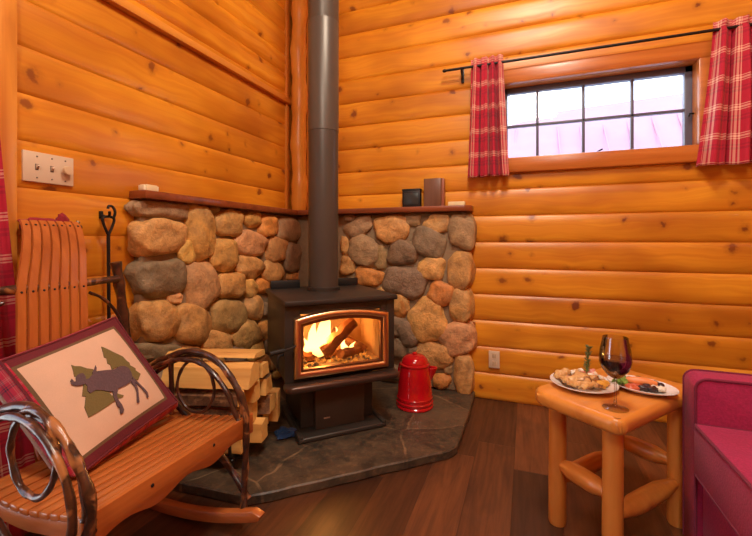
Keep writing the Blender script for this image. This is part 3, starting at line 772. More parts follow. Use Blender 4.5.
MB().box((1.579, -.034, .230), (1.651, -.018, .346), .003).build('plate', M_CREAM, o)
for z in (.262, .314):
    sk = MB(); sk.box((1.600, -.0365, z - .017), (1.630, -.033, z + .017), .004); k_ = sk.build('socket', plain('cream_socket', (.66, .48, .30), .4), o)
    for dx in (-.006, .006): MB().box((1.615 + dx - .0012, -.0375, z - .004), (1.615 + dx + .0012, -.036, z + .009)).build('slot', M_CREAMD, k_)

# ================================================================== FIREWOOD AND RACK
def split_log(sec, L, loc, rot, lab, bark=(), seed=0):
    """cross-section in yz, length along x, jagged split faces; faces listed in bark carry bark"""
    mb = MB(); n0 = len(sec); P = []
    rr_ = random.Random(seed)
    fine = []
    for i in range(n0):
        a, b_ = sec[i], sec[(i + 1) % n0]; m_ = 5
        for k in range(m_): fine.append((a[0] + (b_[0] - a[0]) * k / m_, a[1] + (b_[1] - a[1]) * k / m_, i))
    n = len(fine); S = 9; vs = []; fs = []; ms = []
    for s_ in range(S + 1):
        x = L * (s_ / S - .5)
        for k, (y, z, e) in enumerate(fine):
            j = .006 * noise.noise(V((x * 9 + seed, y * 40, z * 40))); t = math.hypot(y, z) + 1e-6
            vs.append((x + (.006 * noise.noise(V((y * 30, z * 30, seed))) if s_ in (0, S) else 0), y + y / t * j, z + z / t * j))
    for s_ in range(S):
        for k in range(n):
            fs.append([s_ * n + k, s_ * n + (k + 1) % n, (s_ + 1) * n + (k + 1) % n, (s_ + 1) * n + k]); ms.append(2 if fine[k][2] in bark else 0)
    fs += [list(range(n))[::-1], [S * n + k for k in range(n)]]; ms += [1, 1]
    mb.add(vs, fs, ms)
    o = mb.build('split_firewood_log', [M_SPLIT, M_ENDG, M_BARKF], None, 30)
    o.location = loc; o.rotation_euler = rot
    tag(o, lab, 'firewood', 'split firewood stacked on the iron rack')
R_ = math.radians
sq = lambda w, h, t=0.: [(-w, -h), (w - t, -h * .9), (w, h * .8), (-w + t, h)]
hexa = lambda r: [(r * math.cos(a) * 1.1, r * math.sin(a)) for a in [PI / 6 + k * PI / 3 for k in range(6)]]
YAW = R_(17)
rk = thing('log_rack', 'black iron log rack under the stacked firewood', 'log rack', (.38, -1.29, HZ), YAW)
RM = ROOT[rk.name]
def rlog(sec, L, x, y, z, roll, lab, bark=(), seed=0):
    split_log(sec, L, tuple(RM @ V((x, y, z))), (R_(roll), 0, YAW), lab, bark, seed)
rlog([(-.048, -.046), (.044, -.050), (.050, .036), (.010, .050), (-.042, .040)], .36, .055, -.005, .126, 0, 'bright split log in the middle of the bottom row, end grain towards the stove', (), 1)
rlog([(-.046, -.040), (.044, -.046), (.040, .042), (-.042, .040)], .38, -.01, -.120, .124, 0, 'split log at the front of the bottom row, behind the chair arm', (0,), 2)
rlog([(-.050, -.040), (.046, -.045), (.048, .042), (-.044, .040)], .36, .02, .108, .124, 0, 'split log at the back of the bottom row next to the stones', (3,), 12)
rlog([(-.014, -.085), (.017, -.070), (.010, .085), (-.012, .070)], .30, .095, .192, .168, -8, 'thin slab of split wood leaning upright at the stove side of the stack', (1,), 3)
rlog([(-.045, -.044), (.036, -.050), (.046, .030), (-.020, .052)], .40, -.020, -.124, .226, 0, 'split log at the front of the second row, behind the bent chair arm', (3,), 14)
rlog([(-.040, -.044), (.040, -.048), (.044, .030), (-.036, .048)], .36, .010, -.022, .226, 0, 'split log in the centre of the second row', (), 6)
rlog([(-.046, -.044), (.052, -.046), (.060, .024), (-.030, .048)], .36, .065, .082, .226, 0, 'split log in the second row nearest the stove', (3,), 5)
rlog(hexa(.043), .40, -.030, -.136, .328, 0, 'round bark-covered log in the third row behind the bent chair arm', (0, 1, 2, 3, 4, 5), 4)
rlog([(-.040, -.046), (.034, -.046), (.030, .040), (-.034, .034)], .36, .030, -.036, .330, 0, 'split log in the centre of the third row', (1,), 15)
rlog([(-.050, -.044), (.054, -.046), (.030, .036), (-.040, .034)], .36, .055, .064, .330, 0, 'split log in the third row beside the bark-covered one, nearest the stove', (2,), 8)
rlog([(-.076, -.040), (.058, -.036), (.066, .042), (.0, .058), (-.050, .046)], .42, .010, -.098, .424, 0, 'large bright yellow split log near the top of the stack above the chair arm', (), 7)
rlog([(-.046, -.028), (.050, -.034), (.030, .030), (-.036, .034)], .34, .055, .040, .408, 0, 'small split stick beside the large yellow log, high on the stack', (0,), 9)
rlog([(-.080, -.010), (.078, -.014), (.060, .015), (-.060, .010)], .44, -.005, -.012, .500, -9, 'flat pale slab of wood lying on the very top of the stack', (), 10)
def rw(mb): mb.v = [RM @ p for p in mb.v]; return mb
for yy in (-.135, .20):
    t = MB(); t.tube([(-.19, yy, .055), (.19, yy, .055)], .008, 8); rw(t).build('rail', M_IRON, rk)
for xx in (-.16, .14):
    t = MB(); t.tube(spline([(xx, -.17, .0), (xx, -.16, .04), (xx, -.14, .064), (xx, .20, .064), (xx, .22, .04), (xx, .23, .0)], 5), .008, 8); rw(t).build('leg_bar', M_IRON, rk)
for xx in (-.16, .14):
    t = MB(); t.tube(spline([(xx, -.14, .062), (xx, -.186, .09), (xx, -.198, .18), (xx, -.195, .25), (xx + .02, -.215, .285)], 6), .0075, 8); rw(t).build('upright', M_IRON, rk)
t = MB(); t.tube([(-.18, -.196, .215), (.16, -.196, .215)], .0085, 8); rw(t).build('front_bar', M_IRON, rk)
tp = MB()
rs = random.Random(2)
tp.blob(TRS((.605, -1.03, HZ + .022), (0, 0, .6), (.055, .038, .024)), .8, .5, 9., 3., 20, 12)
tag(tp.build('blue_cloth', fabric_mat('navy_blue_cloth', (.012, .05, .16), 200.)), 'small crumpled dark blue cloth on the hearth between firewood and stove', 'cloth')

# ================================================================== FIRE POKER + RED SCRAP ON THE SIDE WALL
pk = thing('fire_poker', 'long black iron fire poker hanging on the log wall left of the stones', 'fire poker', (.055, -1.622, .50))
X = .052
t = MB(); t.tube([(X, -1.618, .50), (X, -1.620, .8), (X, -1.622, 1.13)], .0075, 8); t.build('shaft', M_IRON, pk)
t = MB(); t.tube(spline([(X, -1.622, 1.13), (X, -1.640, 1.17), (X, -1.648, 1.205), (X, -1.622, 1.215), (X, -1.596, 1.205), (X, -1.604, 1.17), (X, -1.622, 1.13)], 6), .006, 8)
t.tube(spline([(X, -1.60, 1.205), (X + .005, -1.594, 1.235), (X, -1.602, 1.26), (X, -1.620, 1.262), (X, -1.624, 1.25)], 5), .006, 8); t.build('loop_handle', M_IRON, pk)
t = MB(); t.tube(spline([(X, -1.618, .50), (X + .01, -1.616, .47), (X + .03, -1.61, .47), (X + .035, -1.605, .50)], 5), .007, 8); t.build('hook_tip', M_IRON, pk)
hk = MB(); hk.tube(spline([(.008, -1.630, 1.222), (.05, -1.630, 1.214), (.075, -1.634, 1.218), (.085, -1.640, 1.235)], 5), .006, 8); hk.box((-.002, -1.637, 1.205), (.022, -1.623, 1.240), .002)
tag(hk.build('wall_hook', M_IRON), 'black iron wall hook holding the fire poker', 'hook')
rc = MB()
rc.blob(TRS((.085, -1.905, 1.178), (0, 0, .2), (.014, .055, .014)), .7, .3, 8., 1., 16, 10); rc.blob(TRS((.085, -1.83, 1.182), (.4, 0, 0), (.014, .022, .03)), .8, .4, 8., 5., 16, 10)
rc.blob(TRS((.055, -1.87, 1.172), (0, 0, 0), (.04, .09, .018)), .7, .3, 8., 2., 16, 10)
tag(rc.build('red_cloth_scrap', fabric_mat('red_felt', (.30, .01, .02))), 'small red scrap of cloth on the log wall just above the chair back', 'cloth')
wc = MB(); wc.tube(spline([(.008, -1.79, 1.158), (.06, -1.79, 1.16), (.085, -1.785, 1.165), (.09, -1.775, 1.185)], 5), .008, 8); wc.box((-.002, -1.797, 1.145), (.022, -1.783, 1.172), .002)
tag(wc.build('coat_hook', plain('dull_pewter', (.30, .26, .2), .35, .8)), 'small grey metal hook on the log wall behind the chair back', 'hook')

# ================================================================== BENTWOOD ROCKING CHAIR
ch = thing('rocking_chair', 'bentwood rocking chair with oak slats and looped bark-covered hickory arms', 'rocking chair', (.48, -1.93, 0))
def seat_z(x):
    pts = [(.34, .408), (.45, .395), (.57, .392), (.68, .405), (.80, .428)]
    if x <= pts[0][0]: return pts[0][1]
    for (a, za), (b, zb) in zip(pts, pts[1:]):
        if x <= b: return za + (zb - za) * (x - a) / (b - a)
    return pts[-1][1]
YN, YFAR = -2.222, -1.600
ns = 10; xs0 = .385; pitch = (.800 - xs0) / ns
for i in range(ns):
    xa = xs0 + i * pitch; xb = xa + pitch - .006
    za, zb = seat_z(xa), seat_z(xb)
    m = MB(); L_ = YFAR - YN
    ang = math.atan2(zb - za, xb - xa)
    m.box((-(xb - xa) / 2, -L_ / 2, -.018), ((xb - xa) / 2, L_ / 2, 0), .004, TRS(((xa + xb) / 2, (YN + YFAR) / 2, (za + zb) / 2), (0, -ang, 0)))
    m.build('seat_slat', M_OAKX, ch)
# front apron with a scalloped lower edge
ap = []; n = 40
for i in range(n + 1):
    t = i / n; y = YN - .010 + (YFAR - YN + .020) * t
    s = abs(2 * t - 1); z = .352 + .012 * math.cos(s * PI * 3.0) * (1 - .3 * s) + (.012 if s > .93 else 0)
    ap.append((y, z))
ap += [(YFAR + .010, .431), (YN - .010, .431)]
m = MB(); m.prism(ap, .020, Matrix(((0, 0, 1, .800), (1, 0, 0, 0), (0, 1, 0, 0), (0, 0, 0, 1))), .003)
apo = m.build('front_apron', M_OAKX, ch)
for y, z in ((YN + .02, .41), (YN + .02, .385), (-2.04, .405), (-1.80, .405), (YFAR - .02, .41), (YFAR - .02, .385)):
    m = MB(); m.lathe([(.0055, 0), (.005, .002), (0, .0025)], 10, (.8195, y, z), 0, Matrix.Rotation(PI / 2, 4, 'Y')); m.build('screw', M_BLACK, apo)
for y in (YN + .016, YFAR - .016):
    m = MB(); P = []
    for i in range(13):
        x = .36 + .44 * i / 12; P.append((x, seat_z(x) - .017))
    poly = P + [(x, z - .045) for x, z in P[::-1]]
    m.prism(poly, .022, Matrix(((1, 0, 0, 0), (0, 0, 1, y - .011), (0, 1, 0, 0), (0, 0, 0, 1))), .002); m.build('side_rail', M_OAKR, ch)
m = MB(); m.box((.362, YN + .01, .352), (.384, YFAR - .01, .402), .003); m.build('rear_rail', M_OAKX, ch)
# back slats: bent strips fanning down from the top bar
prof = spline([(.128, 0, 1.178), (.158, 0, 1.150), (.188, 0, 1.09), (.210, 0, 1.01), (.228, 0, .93), (.244, 0, .82), (.262, 0, .68), (.300, 0, .53), (.365, 0, .405)], 4)
def keyed(z, tab):
    for (za, a), (zb, b) in zip(tab, tab[1:]):
        if z >= zb: return b + (a - b) * (z - zb) / (za - zb)
    return tab[-1][1]
CEN = [(1.2, -1.897), (.94, -1.946), (.75, -1.958), (.40, -1.955)]
PIT = [(1.2, .0282), (1.05, .0315), (.94, .0335), (.75, .0335), (.40, .034)]
WID = [(1.2, .0262), (1.05, .0275), (.94, .0285), (.40, .0285)]
for i in range(7):
    vs = []; fs = []
    for j, p in enumerate(prof):
        a = prof[max(0, j - 1)]; b = prof[min(len(prof) - 1, j + 1)]; t = (b - a).normalized(); nrm = V((-t.z, 0, t.x)) if t.z < 0 else V((t.z, 0, -t.x))
        yc = keyed(p.z, CEN) + (i - 3) * keyed(p.z, PIT); wd = keyed(p.z, WID) / 2
        for dy, dn in ((-wd, -.004), (-wd + .002, .004), (wd - .002, .004), (wd, -.004)): vs.append((p.x + nrm.x * dn, yc + dy, p.z + nrm.z * dn))
    N = len(prof)
    for j in range(N - 1):
        for k in range(4): fs.append([j * 4 + k, j * 4 + (k + 1) % 4, (j + 1) * 4 + (k + 1) % 4, (j + 1) * 4 + k])
    fs += [[0, 1, 2, 3], [(N - 1) * 4 + k for k in (3, 2, 1, 0)]]
    m = MB(); m.add(vs, fs); so = m.build('back_slat', M_OAKZ, ch, 40)
    for zz in (1.160, .938):
        m = MB()
        j = min(range(N), key=lambda q: abs(prof[q].z - zz)); p = prof[j]; a = prof[j - 1]; b = prof[j + 1]; t = (b - a).normalized(); nrm = V((-t.z, 0, t.x))
        yc = keyed(p.z, CEN) + (i - 3) * keyed(p.z, PIT)
        m.blob(TRS((p.x + nrm.x * .004, yc, p.z + nrm.z * .004), (0, 0, 0), (.0035, .0042, .0042)), 1, 0, 1, 0, 10, 6)
        m.build('screw', M_BLACK, so)
def stick(name, pts, r, mat=M_BARK, n=7, wob=.25, closed=False, taper=None, seed=0):
    P = spline(pts, n, closed); N = len(P)
    R = [r * (1 + .10 * math.sin(i * 1.1 + seed)) * (1 if not taper else 1 + (taper - 1) * i / N) for i in range(N)]
    m = MB(); m.tube(P, R, 12, 0, closed, wob, True, seed); return m.build(name, mat, ch, 60)
stick('back_crossbar', [(.205, -2.27, .935), (.212, -2.10, .940), (.212, -1.93, .938), (.208, -1.694, .945)], .0145, M_BARK, 6, .2)
stick('back_crossbar', [(.135, -2.00, 1.155), (.138, -1.90, 1.160), (.135, -1.795, 1.158)], .010, M_BARK, 6)
stick('back_crossbar', [(.27, -2.20, .56), (.276, -1.95, .565), (.268, -1.67, .56)], .013, M_BARK, 6)
# rear posts, arms, hoops, braces, legs, rockers: far side and near side
for side, yo in ((1, -1.642), (-1, -2.250)):
    yc = lambda d: yo + side * d
    stick('rear_post', [(.195, yc(-.050), 1.015), (.20, yc(-.035), .90), (.205, yc(-.018), .74), (.235, yc(-.006), .55), (.275, yc(0), .42), (.25, yc(-.012), .24), (.205, yc(-.016), .055)], .0195, M_BARK, 7, .25, seed=side)
    stick('back_twig', [(.205, yc(-.165), .90), (.203, yc(-.105), .865), (.205, yc(-.050), .795), (.215, yc(-.020), .70)], .0065, M_BARKD, 7, .2)
    A = [(.225, .49), (.285, .545), (.345, .583), (.464, .636), (.575, .662), (.68, .640), (.772, .562), (.822, .47), (.828, .37), (.822, .22), (.814, .07)]
    FW_ = lambda L_: [(x + .055 * min(1, max(0, (z - .30) / .15)), z + .022 * min(1, max(0, (z - .40) / .1))) if side < 0 else (x, z) for x, z in L_]
    stick('arm_bow', [(x, yc(.0), z) for x, z in FW_(A)], .0118, M_BARK, 7, .3, seed=1 + side)
    A2 = [(.24, .47), (.305, .535), (.40, .590), (.49, .622), (.575, .632), (.66, .612), (.745, .540), (.793, .455), (.808, .425)]
    stick('arm_bow', [(x, yc(-.020), z) for x, z in FW_(A2[:-2] + ([(.775, .455), (.780, .425)] if side < 0 else A2[-2:]))], .0098, M_BARKD if side > 0 else M_BARK, 7, .3, seed=3 + side)
    A3 = [(.33, .54), (.46, .612), (.58, .647), (.69, .618), (.775, .525), (.80, .43), (.775, .33), (.72, .21), (.64, .075)]
    if side < 0: stick('arm_bow', [(x, yc(.024), z) for x, z in FW_(A3)], .0098, M_BARK, 7, .3, seed=6)
    else: stick('arm_bow', [(x, yc(.016), z - .004) for x, z in A3[:6]], .0095, M_BARK, 7, .3, seed=6)
    Hh = [(.498, .50), (.515, .575), (.565, .628), (.625, .625), (.675, .572), (.684, .50), (.635, .435), (.555, .432)] if side > 0 else \
         [(.588, .56), (.604, .63), (.650, .680), (.715, .676), (.762, .622), (.766, .555), (.735, .497), (.685, .470), (.625, .490)]
    stick('arm_hoop', [(x, yc(-.013 if side > 0 else .008), z) for x, z in Hh], .0062 if side > 0 else .0085, M_BARKD if side > 0 else M_BARK, 7, .2, True)
    stick('arm_upright', [(.455, yc(-.006), .630), (.462, yc(-.008), .52), (.458, yc(-.004), .395)], .0105, M_BARKD, 6)
    stick('side_brace', [(.285, yc(.012), .52), (.46, yc(.016), .425), (.62, yc(.016), .318), (.76, yc(.012), .20), (.835, yc(.006), .125)], .0125, M_BARKD, 6, .25, seed=4)
    # rocker
    pr_ = []; RR = 1.44; n = 30
    for i in range(n + 1):
        x = .14 + .765 * i / n; pr_.append((x, (x - .43) ** 2 / (2 * RR)))
    top = [(x - .002 * (x - .43), z + .042) for x, z in pr_[1:-1]]
    poly = pr_ + [(.918, pr_[-1][1] + .022)] + top[::-1] + [(.128, pr_[0][1] + .022)]
    m = MB(); m.prism(poly, .036, Matrix(((1, 0, 0, 0), (0, 0, 1, yc(-.018) - .018), (0, 1, 0, 0), (0, 0, 0, 1))), .007); m.build('rocker', M_OAKR, ch)
stick('stretcher', [(.22, -2.25, .20), (.222, -1.94, .205), (.22, -1.645, .20)], .011, M_BARKD, 5)

# ================================================================== PILLOW
PC = V((.444, -1.933, .602)); PW = V((-.128, .981, .144)).normalized(); PH = V((-.574, -.192, .796)).normalized(); PN = PW.cross(PH).normalized()
PMx = Matrix(((PW.x, PH.x, PN.x, PC.x), (PW.y, PH.y, PN.y, PC.y), (PW.z, PH.z, PN.z, PC.z), (0, 0, 0, 1)))
HALF = .214
def dome(a, b): return .040 * max(0, 1 - abs(a) ** 3) * max(0, 1 - abs(b) ** 3) - .004
def settle(p):
    q = V(p)
    if .34 < q.x < .83: q.z = max(q.z, seat_z(q.x) + .014)
    for a, b in zip(prof, prof[1:]):
        if b.z <= q.z <= a.z: q.x = max(q.x, a.x + (b.x - a.x) * (a.z - q.z) / (a.z - b.z) + .020)
    return q
def pil(a, b, dn=0.):              # a, b in -1..1 on the pillow front
    pin = 1 - .035 * (abs(a) ** 2 * (1 - abs(b) ** 2) + abs(b) ** 2 * (1 - abs(a) ** 2))
    sx = a * (HALF if a > 0 else .190) * (1 - .03 * (1 - b * b) * abs(a)); sy = b * (HALF if b > 0 else .203) * (1 - .03 * (1 - a * a) * abs(b))
    return settle(PMx @ V((sx, sy, dome(a, b) + dn)))
pw = thing('throw_pillow', 'cream moose pillow with maroon border and red plaid sides leaning in the rocking chair', 'pillow', (.50, -1.93, .43))
G = 40; cv = MB()
vs = []; uv = []
for j in range(G + 1):
    for i in range(G + 1):
        a = -1 + 2 * i / G; b = -1 + 2 * j / G; vs.append(pil(a, b)); uv.append((a * HALF, b * HALF))
fs = []; ms = []
for j in range(G):
    for i in range(G):
        a = -1 + 2 * (i + .5) / G; b = -1 + 2 * (j + .5) / G; q = max(abs(a), abs(b))
        fs.append([j * (G + 1) + i, j * (G + 1) + i + 1, (j + 1) * (G + 1) + i + 1, (j + 1) * (G + 1) + i])
        a2 = a if a > 0 else a * .190 / HALF; q = max(abs(a2) * (1.0), abs(b))
        ms.append(0 if q < .80 else 1 if q < .86 else 3 if a < 0 and abs(a2) > .84 and abs(b) < .93 else 2)
cv.add(vs, fs, ms, True, uv)
# gusset and back
edge = [(-1 + 2 * k / G, -1) for k in range(G)] + [(1, -1 + 2 * k / G) for k in range(G)] + [(1 - 2 * k / G, 1) for k in range(G)] + [(-1, 1 - 2 * k / G) for k in range(G)]
TH = .085; n = len(edge); vs = []; uv = []; S = 6
for s_ in range(S + 1):
    t = s_ / S
    for k, (a, b) in enumerate(edge):
        p = pil(a, b); bulge = .018 * math.sin(PI * t)
        o_ = (PW * (a if abs(a) == 1 else 0) + PH * (b if abs(b) == 1 else 0)) * bulge
        vs.append(settle(p - PN * TH * t + o_)); uv.append((k * 2 * HALF / G, t * TH))
fs = [[s_ * n + k, s_ * n + (k + 1) % n, (s_ + 1) * n + (k + 1) % n, (s_ + 1) * n + k] for s_ in range(S) for k in range(n)]
cv.add(vs, fs, 3, True, uv)
back_edge = [vs[S * n + k] for k in range(n)]
vs = []; uv = []; rings = 6; cen = sum(back_edge, V((0, 0, 0))) / n
for r_ in range(rings):
    q = 1 - r_ / rings
    for p in back_edge: vs.append(cen + (p - cen) * q - PN * .012 * (1 - q ** 3)); uv.append(((p - cen).dot(PW) * q, (p - cen).dot(PH) * q))
vs.append(cen - PN * .012); uv.append((0, 0))
fs = [[r_ * n + (k + 1) % n, r_ * n + k, (r_ + 1) * n + k, (r_ + 1) * n + (k + 1) % n] for r_ in range(rings - 1) for k in range(n)]
fs += [[(rings - 1) * n + (k + 1) % n, (rings - 1) * n + k, rings * n] for k in range(n)]
cv.add(vs, fs, 3, True, uv)
cover = cv.build('cover', [M_LINEN, M_OLIVE, M_MAROON, M_PLAIDP], pw, 0)
m = MB(); m.tube(back_edge, .010, 8, 0, True); m.build('back_piping', M_BEIGE, pw)
m = MB(); m.tube([pil(a, b, .001) for a, b in edge], .0038, 6, 0, True); m.build('front_piping', M_MAROON, pw)
def applique(name, polys, mat, lift, thick=.0025):
    """cut-out cloth shapes following the pillow's dome"""
    mb = MB()
    for pl in polys:
        bm = bmesh.new()
        ar = sum(pl[i][0] * pl[(i + 1) % len(pl)][1] - pl[(i + 1) % len(pl)][0] * pl[i][1] for i in range(len(pl)))
        if ar < 0: pl = pl[::-1]
        f = bm.faces.new([bm.verts.new((p[0], p[1], 0)) for p in pl])
        bmesh.ops.triangulate(bm, faces=[f])
        bmesh.ops.subdivide_edges(bm, edges=bm.edges, cuts=2, use_grid_fill=True)
        r = bmesh.ops.extrude_face_region(bm, geom=list(bm.faces))
        for g in r['geom']:
            if isinstance(g, bmesh.types.BMVert): g.co.z = thick
        for v in bm.verts:
            v.co = pil(v.co.x / (HALF if v.co.x > 0 else .190), v.co.y / (HALF if v.co.y > 0 else .203), lift + v.co.z)
        mb.from_bm(bm)
    return mb.build(name, mat, pw, 40)
T1=[(0.068,0.121),(0.079,0.103),(0.089,0.084),(0.099,0.069),(0.111,0.052),(0.103,0.044),(0.114,0.028),(0.119,0.019),(0.114,0.009),(0.127,-0.01),(0.121,-0.017),(0.131,-0.038),(0.104,-0.053),(0.079,-0.033),(0.087,-0.016),(0.08,0.013),(0.063,0.026),(0.042,0.024),(0.049,0.045),(0.043,0.052),(0.053,0.072),(0.048,0.079)]
T2=[(-0.056,0.105),(-0.051,0.096),(-0.037,0.087),(-0.025,0.07),(-0.012,0.059),(-0.002,0.043),(-0.011,0.028),(-0.044,0.041),(-0.047,0.053),(-0.072,0.064),(-0.063,0.085)]
T2=T2[:7]+[(-0.013,-0.038),(-0.012,-0.055),(0.005,-0.049),(0.01,-0.06),(0.023,-0.075),(0.017,-0.078),(0.001,-0.074),(-0.031,-0.076),(-0.068,-0.077),(-0.107,-0.075),(-0.087,-0.05),(-0.101,-0.041),(-0.08,-0.012),(-0.088,-0.005),(-0.069,0.02),(-0.047,0.053)]+T2[9:]
BD=[(-0.091,0.041),(-0.085,0.046),(-0.078,0.046),(-0.072,0.058),(-0.064,0.064),(-0.054,0.064),(-0.046,0.06),(-0.046,0.048),(-0.051,0.038),(-0.042,0.035),(-0.023,0.042),(-0.004,0.044),(0.018,0.035),(0.047,0.022),(0.074,0.023),(0.091,0.014),(0.099,0.002),(0.097,-0.015),(0.09,-0.032),(0.07,-0.045),(0.051,-0.048),(0.018,-0.044),(0.006,-0.047),(-0.013,-0.038),(-0.031,-0.02),(-0.047,-0.01),(-0.065,-0.011),(-0.068,0.0),(-0.06,0.015),(-0.06,0.025),(-0.066,0.032),(-0.076,0.028),(-0.086,0.034)]
AL=[(-0.091,0.041),(-0.094,0.047),(-0.091,0.051),(-0.091,0.056),(-0.088,0.054),(-0.085,0.061),(-0.083,0.055),(-0.084,0.049),(-0.079,0.047),(-0.085,0.037)]
AR=[(-0.023,0.042),(-0.02,0.049),(-0.014,0.052),(-0.006,0.058),(0.003,0.066),(0.0,0.055),(-0.009,0.045),(-0.017,0.038)]
LG=[[(-0.004,-0.044),(0.016,-0.046),(0.0,-0.063),(-0.003,-0.078),(-0.001,-0.099),(-0.003,-0.118),(-0.011,-0.126),(-0.02,-0.123),(-0.009,-0.111),(-0.008,-0.091),(-0.013,-0.071)],
 [(0.003,-0.048),(-0.011,-0.059),(-0.014,-0.081),(-0.017,-0.099),(-0.01,-0.104),(-0.008,-0.095),(-0.007,-0.075),(-0.001,-0.062)],
 [(0.077,-0.035),(0.085,-0.044),(0.085,-0.061),(0.08,-0.083),(0.066,-0.11),(0.059,-0.126),(0.05,-0.125),(0.053,-0.116),(0.069,-0.09),(0.074,-0.069),(0.072,-0.05)],
 [(0.09,-0.032),(0.094,-0.051),(0.098,-0.07),(0.104,-0.091),(0.108,-0.112),(0.102,-0.129),(0.095,-0.128),(0.099,-0.113),(0.095,-0.089),(0.089,-0.064),(0.081,-0.045)]]
applique('tree_applique', [T1], M_TREE, .0008); applique('tree_applique', [T2], M_TREE, .0008)
applique('moose_applique', [BD, AL, AR] + LG, M_MOOSE, .0034)

# ================================================================== LOG SIDE TABLE
TA = R_(52); E1 = V((math.cos(TA), math.sin(TA), 0)); E2 = V((-math.sin(TA), math.cos(TA), 0)); TN = V((2.103, -1.421, 0))
def tp_(a, b, z): return TN + E1 * a + E2 * b + V((0, 0, z))
tb = thing('side_table', 'low rustic pine log side table with a thick rounded top between wall and sofa', 'side table', tuple(tp_(.30, .16, 0)), TA)
TM = ROOT[tb.name]
m = MB(); out_ = []
Wd, Ln = .352, .585
for (cx, cy, a0) in ((.03, .03, PI), (Ln - .05, .05, 1.5 * PI), (Ln - .05, Wd - .05, 0), (.07, Wd - .07, .5 * PI)):
    r = .03 if cx < .04 else .07 if cx < .1 else .05
    for k in range(7): a = a0 + k * PI / 12; p = tp_(cx + r * math.cos(a), cy + r * math.sin(a), 0); out_.append((p.x, p.y))
TT = .527
m.prism(out_, .055, Matrix.Translation((0, 0, TT - .055)), .020, 0, 4); m.build('table_top', M_TABLE, tb)
legs = [(.071, .064), (.490, .042), (.490, .285), (.097, .289)]
for i, (a, b) in enumerate(legs):
    m = MB(); P = [tp_(a, b, .0), tp_(a, b, .012), tp_(a, b, .2), tp_(a + .002, b, .35), tp_(a, b, TT - .05)]
    m.tube(P, [.030, .033, .0325, .032, .032], 18); m.build('leg', M_LOGT, tb)
def strt(i, j, z):
    a, b = V(tp_(*legs[i], z)), V(tp_(*legs[j], z)); d = b - a
    ts = [0, .10, .13, .20, .28, .31, .5, .69, .72, .80, .87, .90, 1]; rs_ = [.018, .020, .022, .027, .0325, .0335, .0345, .0335, .0325, .027, .022, .020, .018]
    m = MB(); m.tube([a + d * t for t in ts], rs_, 16)
    mt = M_STR1 if i in (0, 2) and j in (3, 1) else M_STR2
    m.build('stretcher', mt, tb)
M_STR1 = wood_mat('pine_stretcher', (.72, .29, .055), (.58, .20, .033), (.38, .10, .016), 1, .32, 12., .3)
M_STR2 = wood_mat('pine_stretcher_long', (.72, .29, .055), (.58, .20, .033), (.38, .10, .016), 0, .32, 12., .3)
strt(0, 3, .236); strt(0, 1, .165); strt(2, 1, .236); strt(3, 2, .165)

# ================================================================== PLATES, FOOD, WINE
RT = V((.936, .353, 0)); FW = V((-.353, .936, 0))
def plate(c, r, label, sx=1., sy=1., rz=.36):
    o = thing('dinner_plate', label, 'plate', (c[0], c[1], TT))
    m = MB(); q = r / .14
    m.lathe([(.0, .003), (.075 * q, .003), (.080 * q, 0), (.084 * q, .0), (.105 * q, .008), (.138 * q, .019), (.140 * q, .021), (.139 * q, .023), (.108 * q, .013), (.086 * q, .0075), (.0, .0065)], 56, (c[0], c[1], TT), 0, Matrix.Rotation(rz, 4, 'Z'), sx, sy)
    m.build('dish', M_WHITE, o); return o
P1 = (2.032, -1.118); P2 = (2.238, -1.072)
plate(P1, .122, 'larger white round plate of toasted flatbread on the log side table'); plate(P2, .112, 'smaller oval white plate of grilled vegetables on the table, nearest the sofa', .82, 1.08, 1.0)
def on(pc, u, v, z=0.): p = V((pc[0], pc[1], TT + .010 + z)) + RT * (u * .86) + FW * (v * .86); return p
M_TOAST = bark_mat('toasted_flatbread', (.72, .44, .16), (.50, .22, .06), (.20, .075, .025), .6, 60.)
M_CHEESE = plain('white_cheese', (.82, .74, .60), .5, 0, .08, 60., .2)
M_PINK = plain('pink_onion', (.70, .28, .24), .35, 0, .35, 60.)
M_CORN = plain('golden_pepper', (.80, .42, .06), .35, 0, .2, 50.)
M_GREEN = plain('lettuce_green', (.17, .28, .035), .45, 0, .4, 50.)
M_DARK = plain('dark_olive', (.035, .02, .022), .25, 0, .4, 50.)
M_ORNG = plain('orange_salmon', (.78, .25, .075), .4, 0, .2, 60.)
M_TOM = plain('tomato_red', (.55, .10, .04), .3, 0, .3, 50.)
M_VEG = bark_mat('grilled_vegetable', (.34, .20, .06), (.12, .06, .025), (.42, .14, .04), .4, 60.)
def wedge(pc, u, v, z, yaw, tilt, roll, L, label, group):
    """folded toasted flatbread wedge"""
    n = 9; k = 7; vs = []; fs = []
    for i in range(n):
        t = i / (n - 1); w_ = .009 + .030 * t
        for j in range(k):
            s_ = -1 + 2 * j / (k - 1)
            vs.append(V(((t - .5) * L, s_ * w_, .012 * (1 - s_ * s_) + .004 * math.sin(t * 7 + u * 90))))
    for i in range(n - 1):
        for j in range(k - 1): fs.append([i * k + j, i * k + j + 1, (i + 1) * k + j + 1, (i + 1) * k + j])
    m = MB(); M = TRS(on(pc, u, v, z), (roll, tilt, yaw)); m.add([M @ p for p in vs], fs)
    o = m.build('flatbread_wedge', M_TOAST, None, 60, solid=.007, origin=tuple(on(pc, u, v, z))); tag(o, label, 'food', group)
LB = 'toasted folded flatbread wedge heaped on the larger white plate'
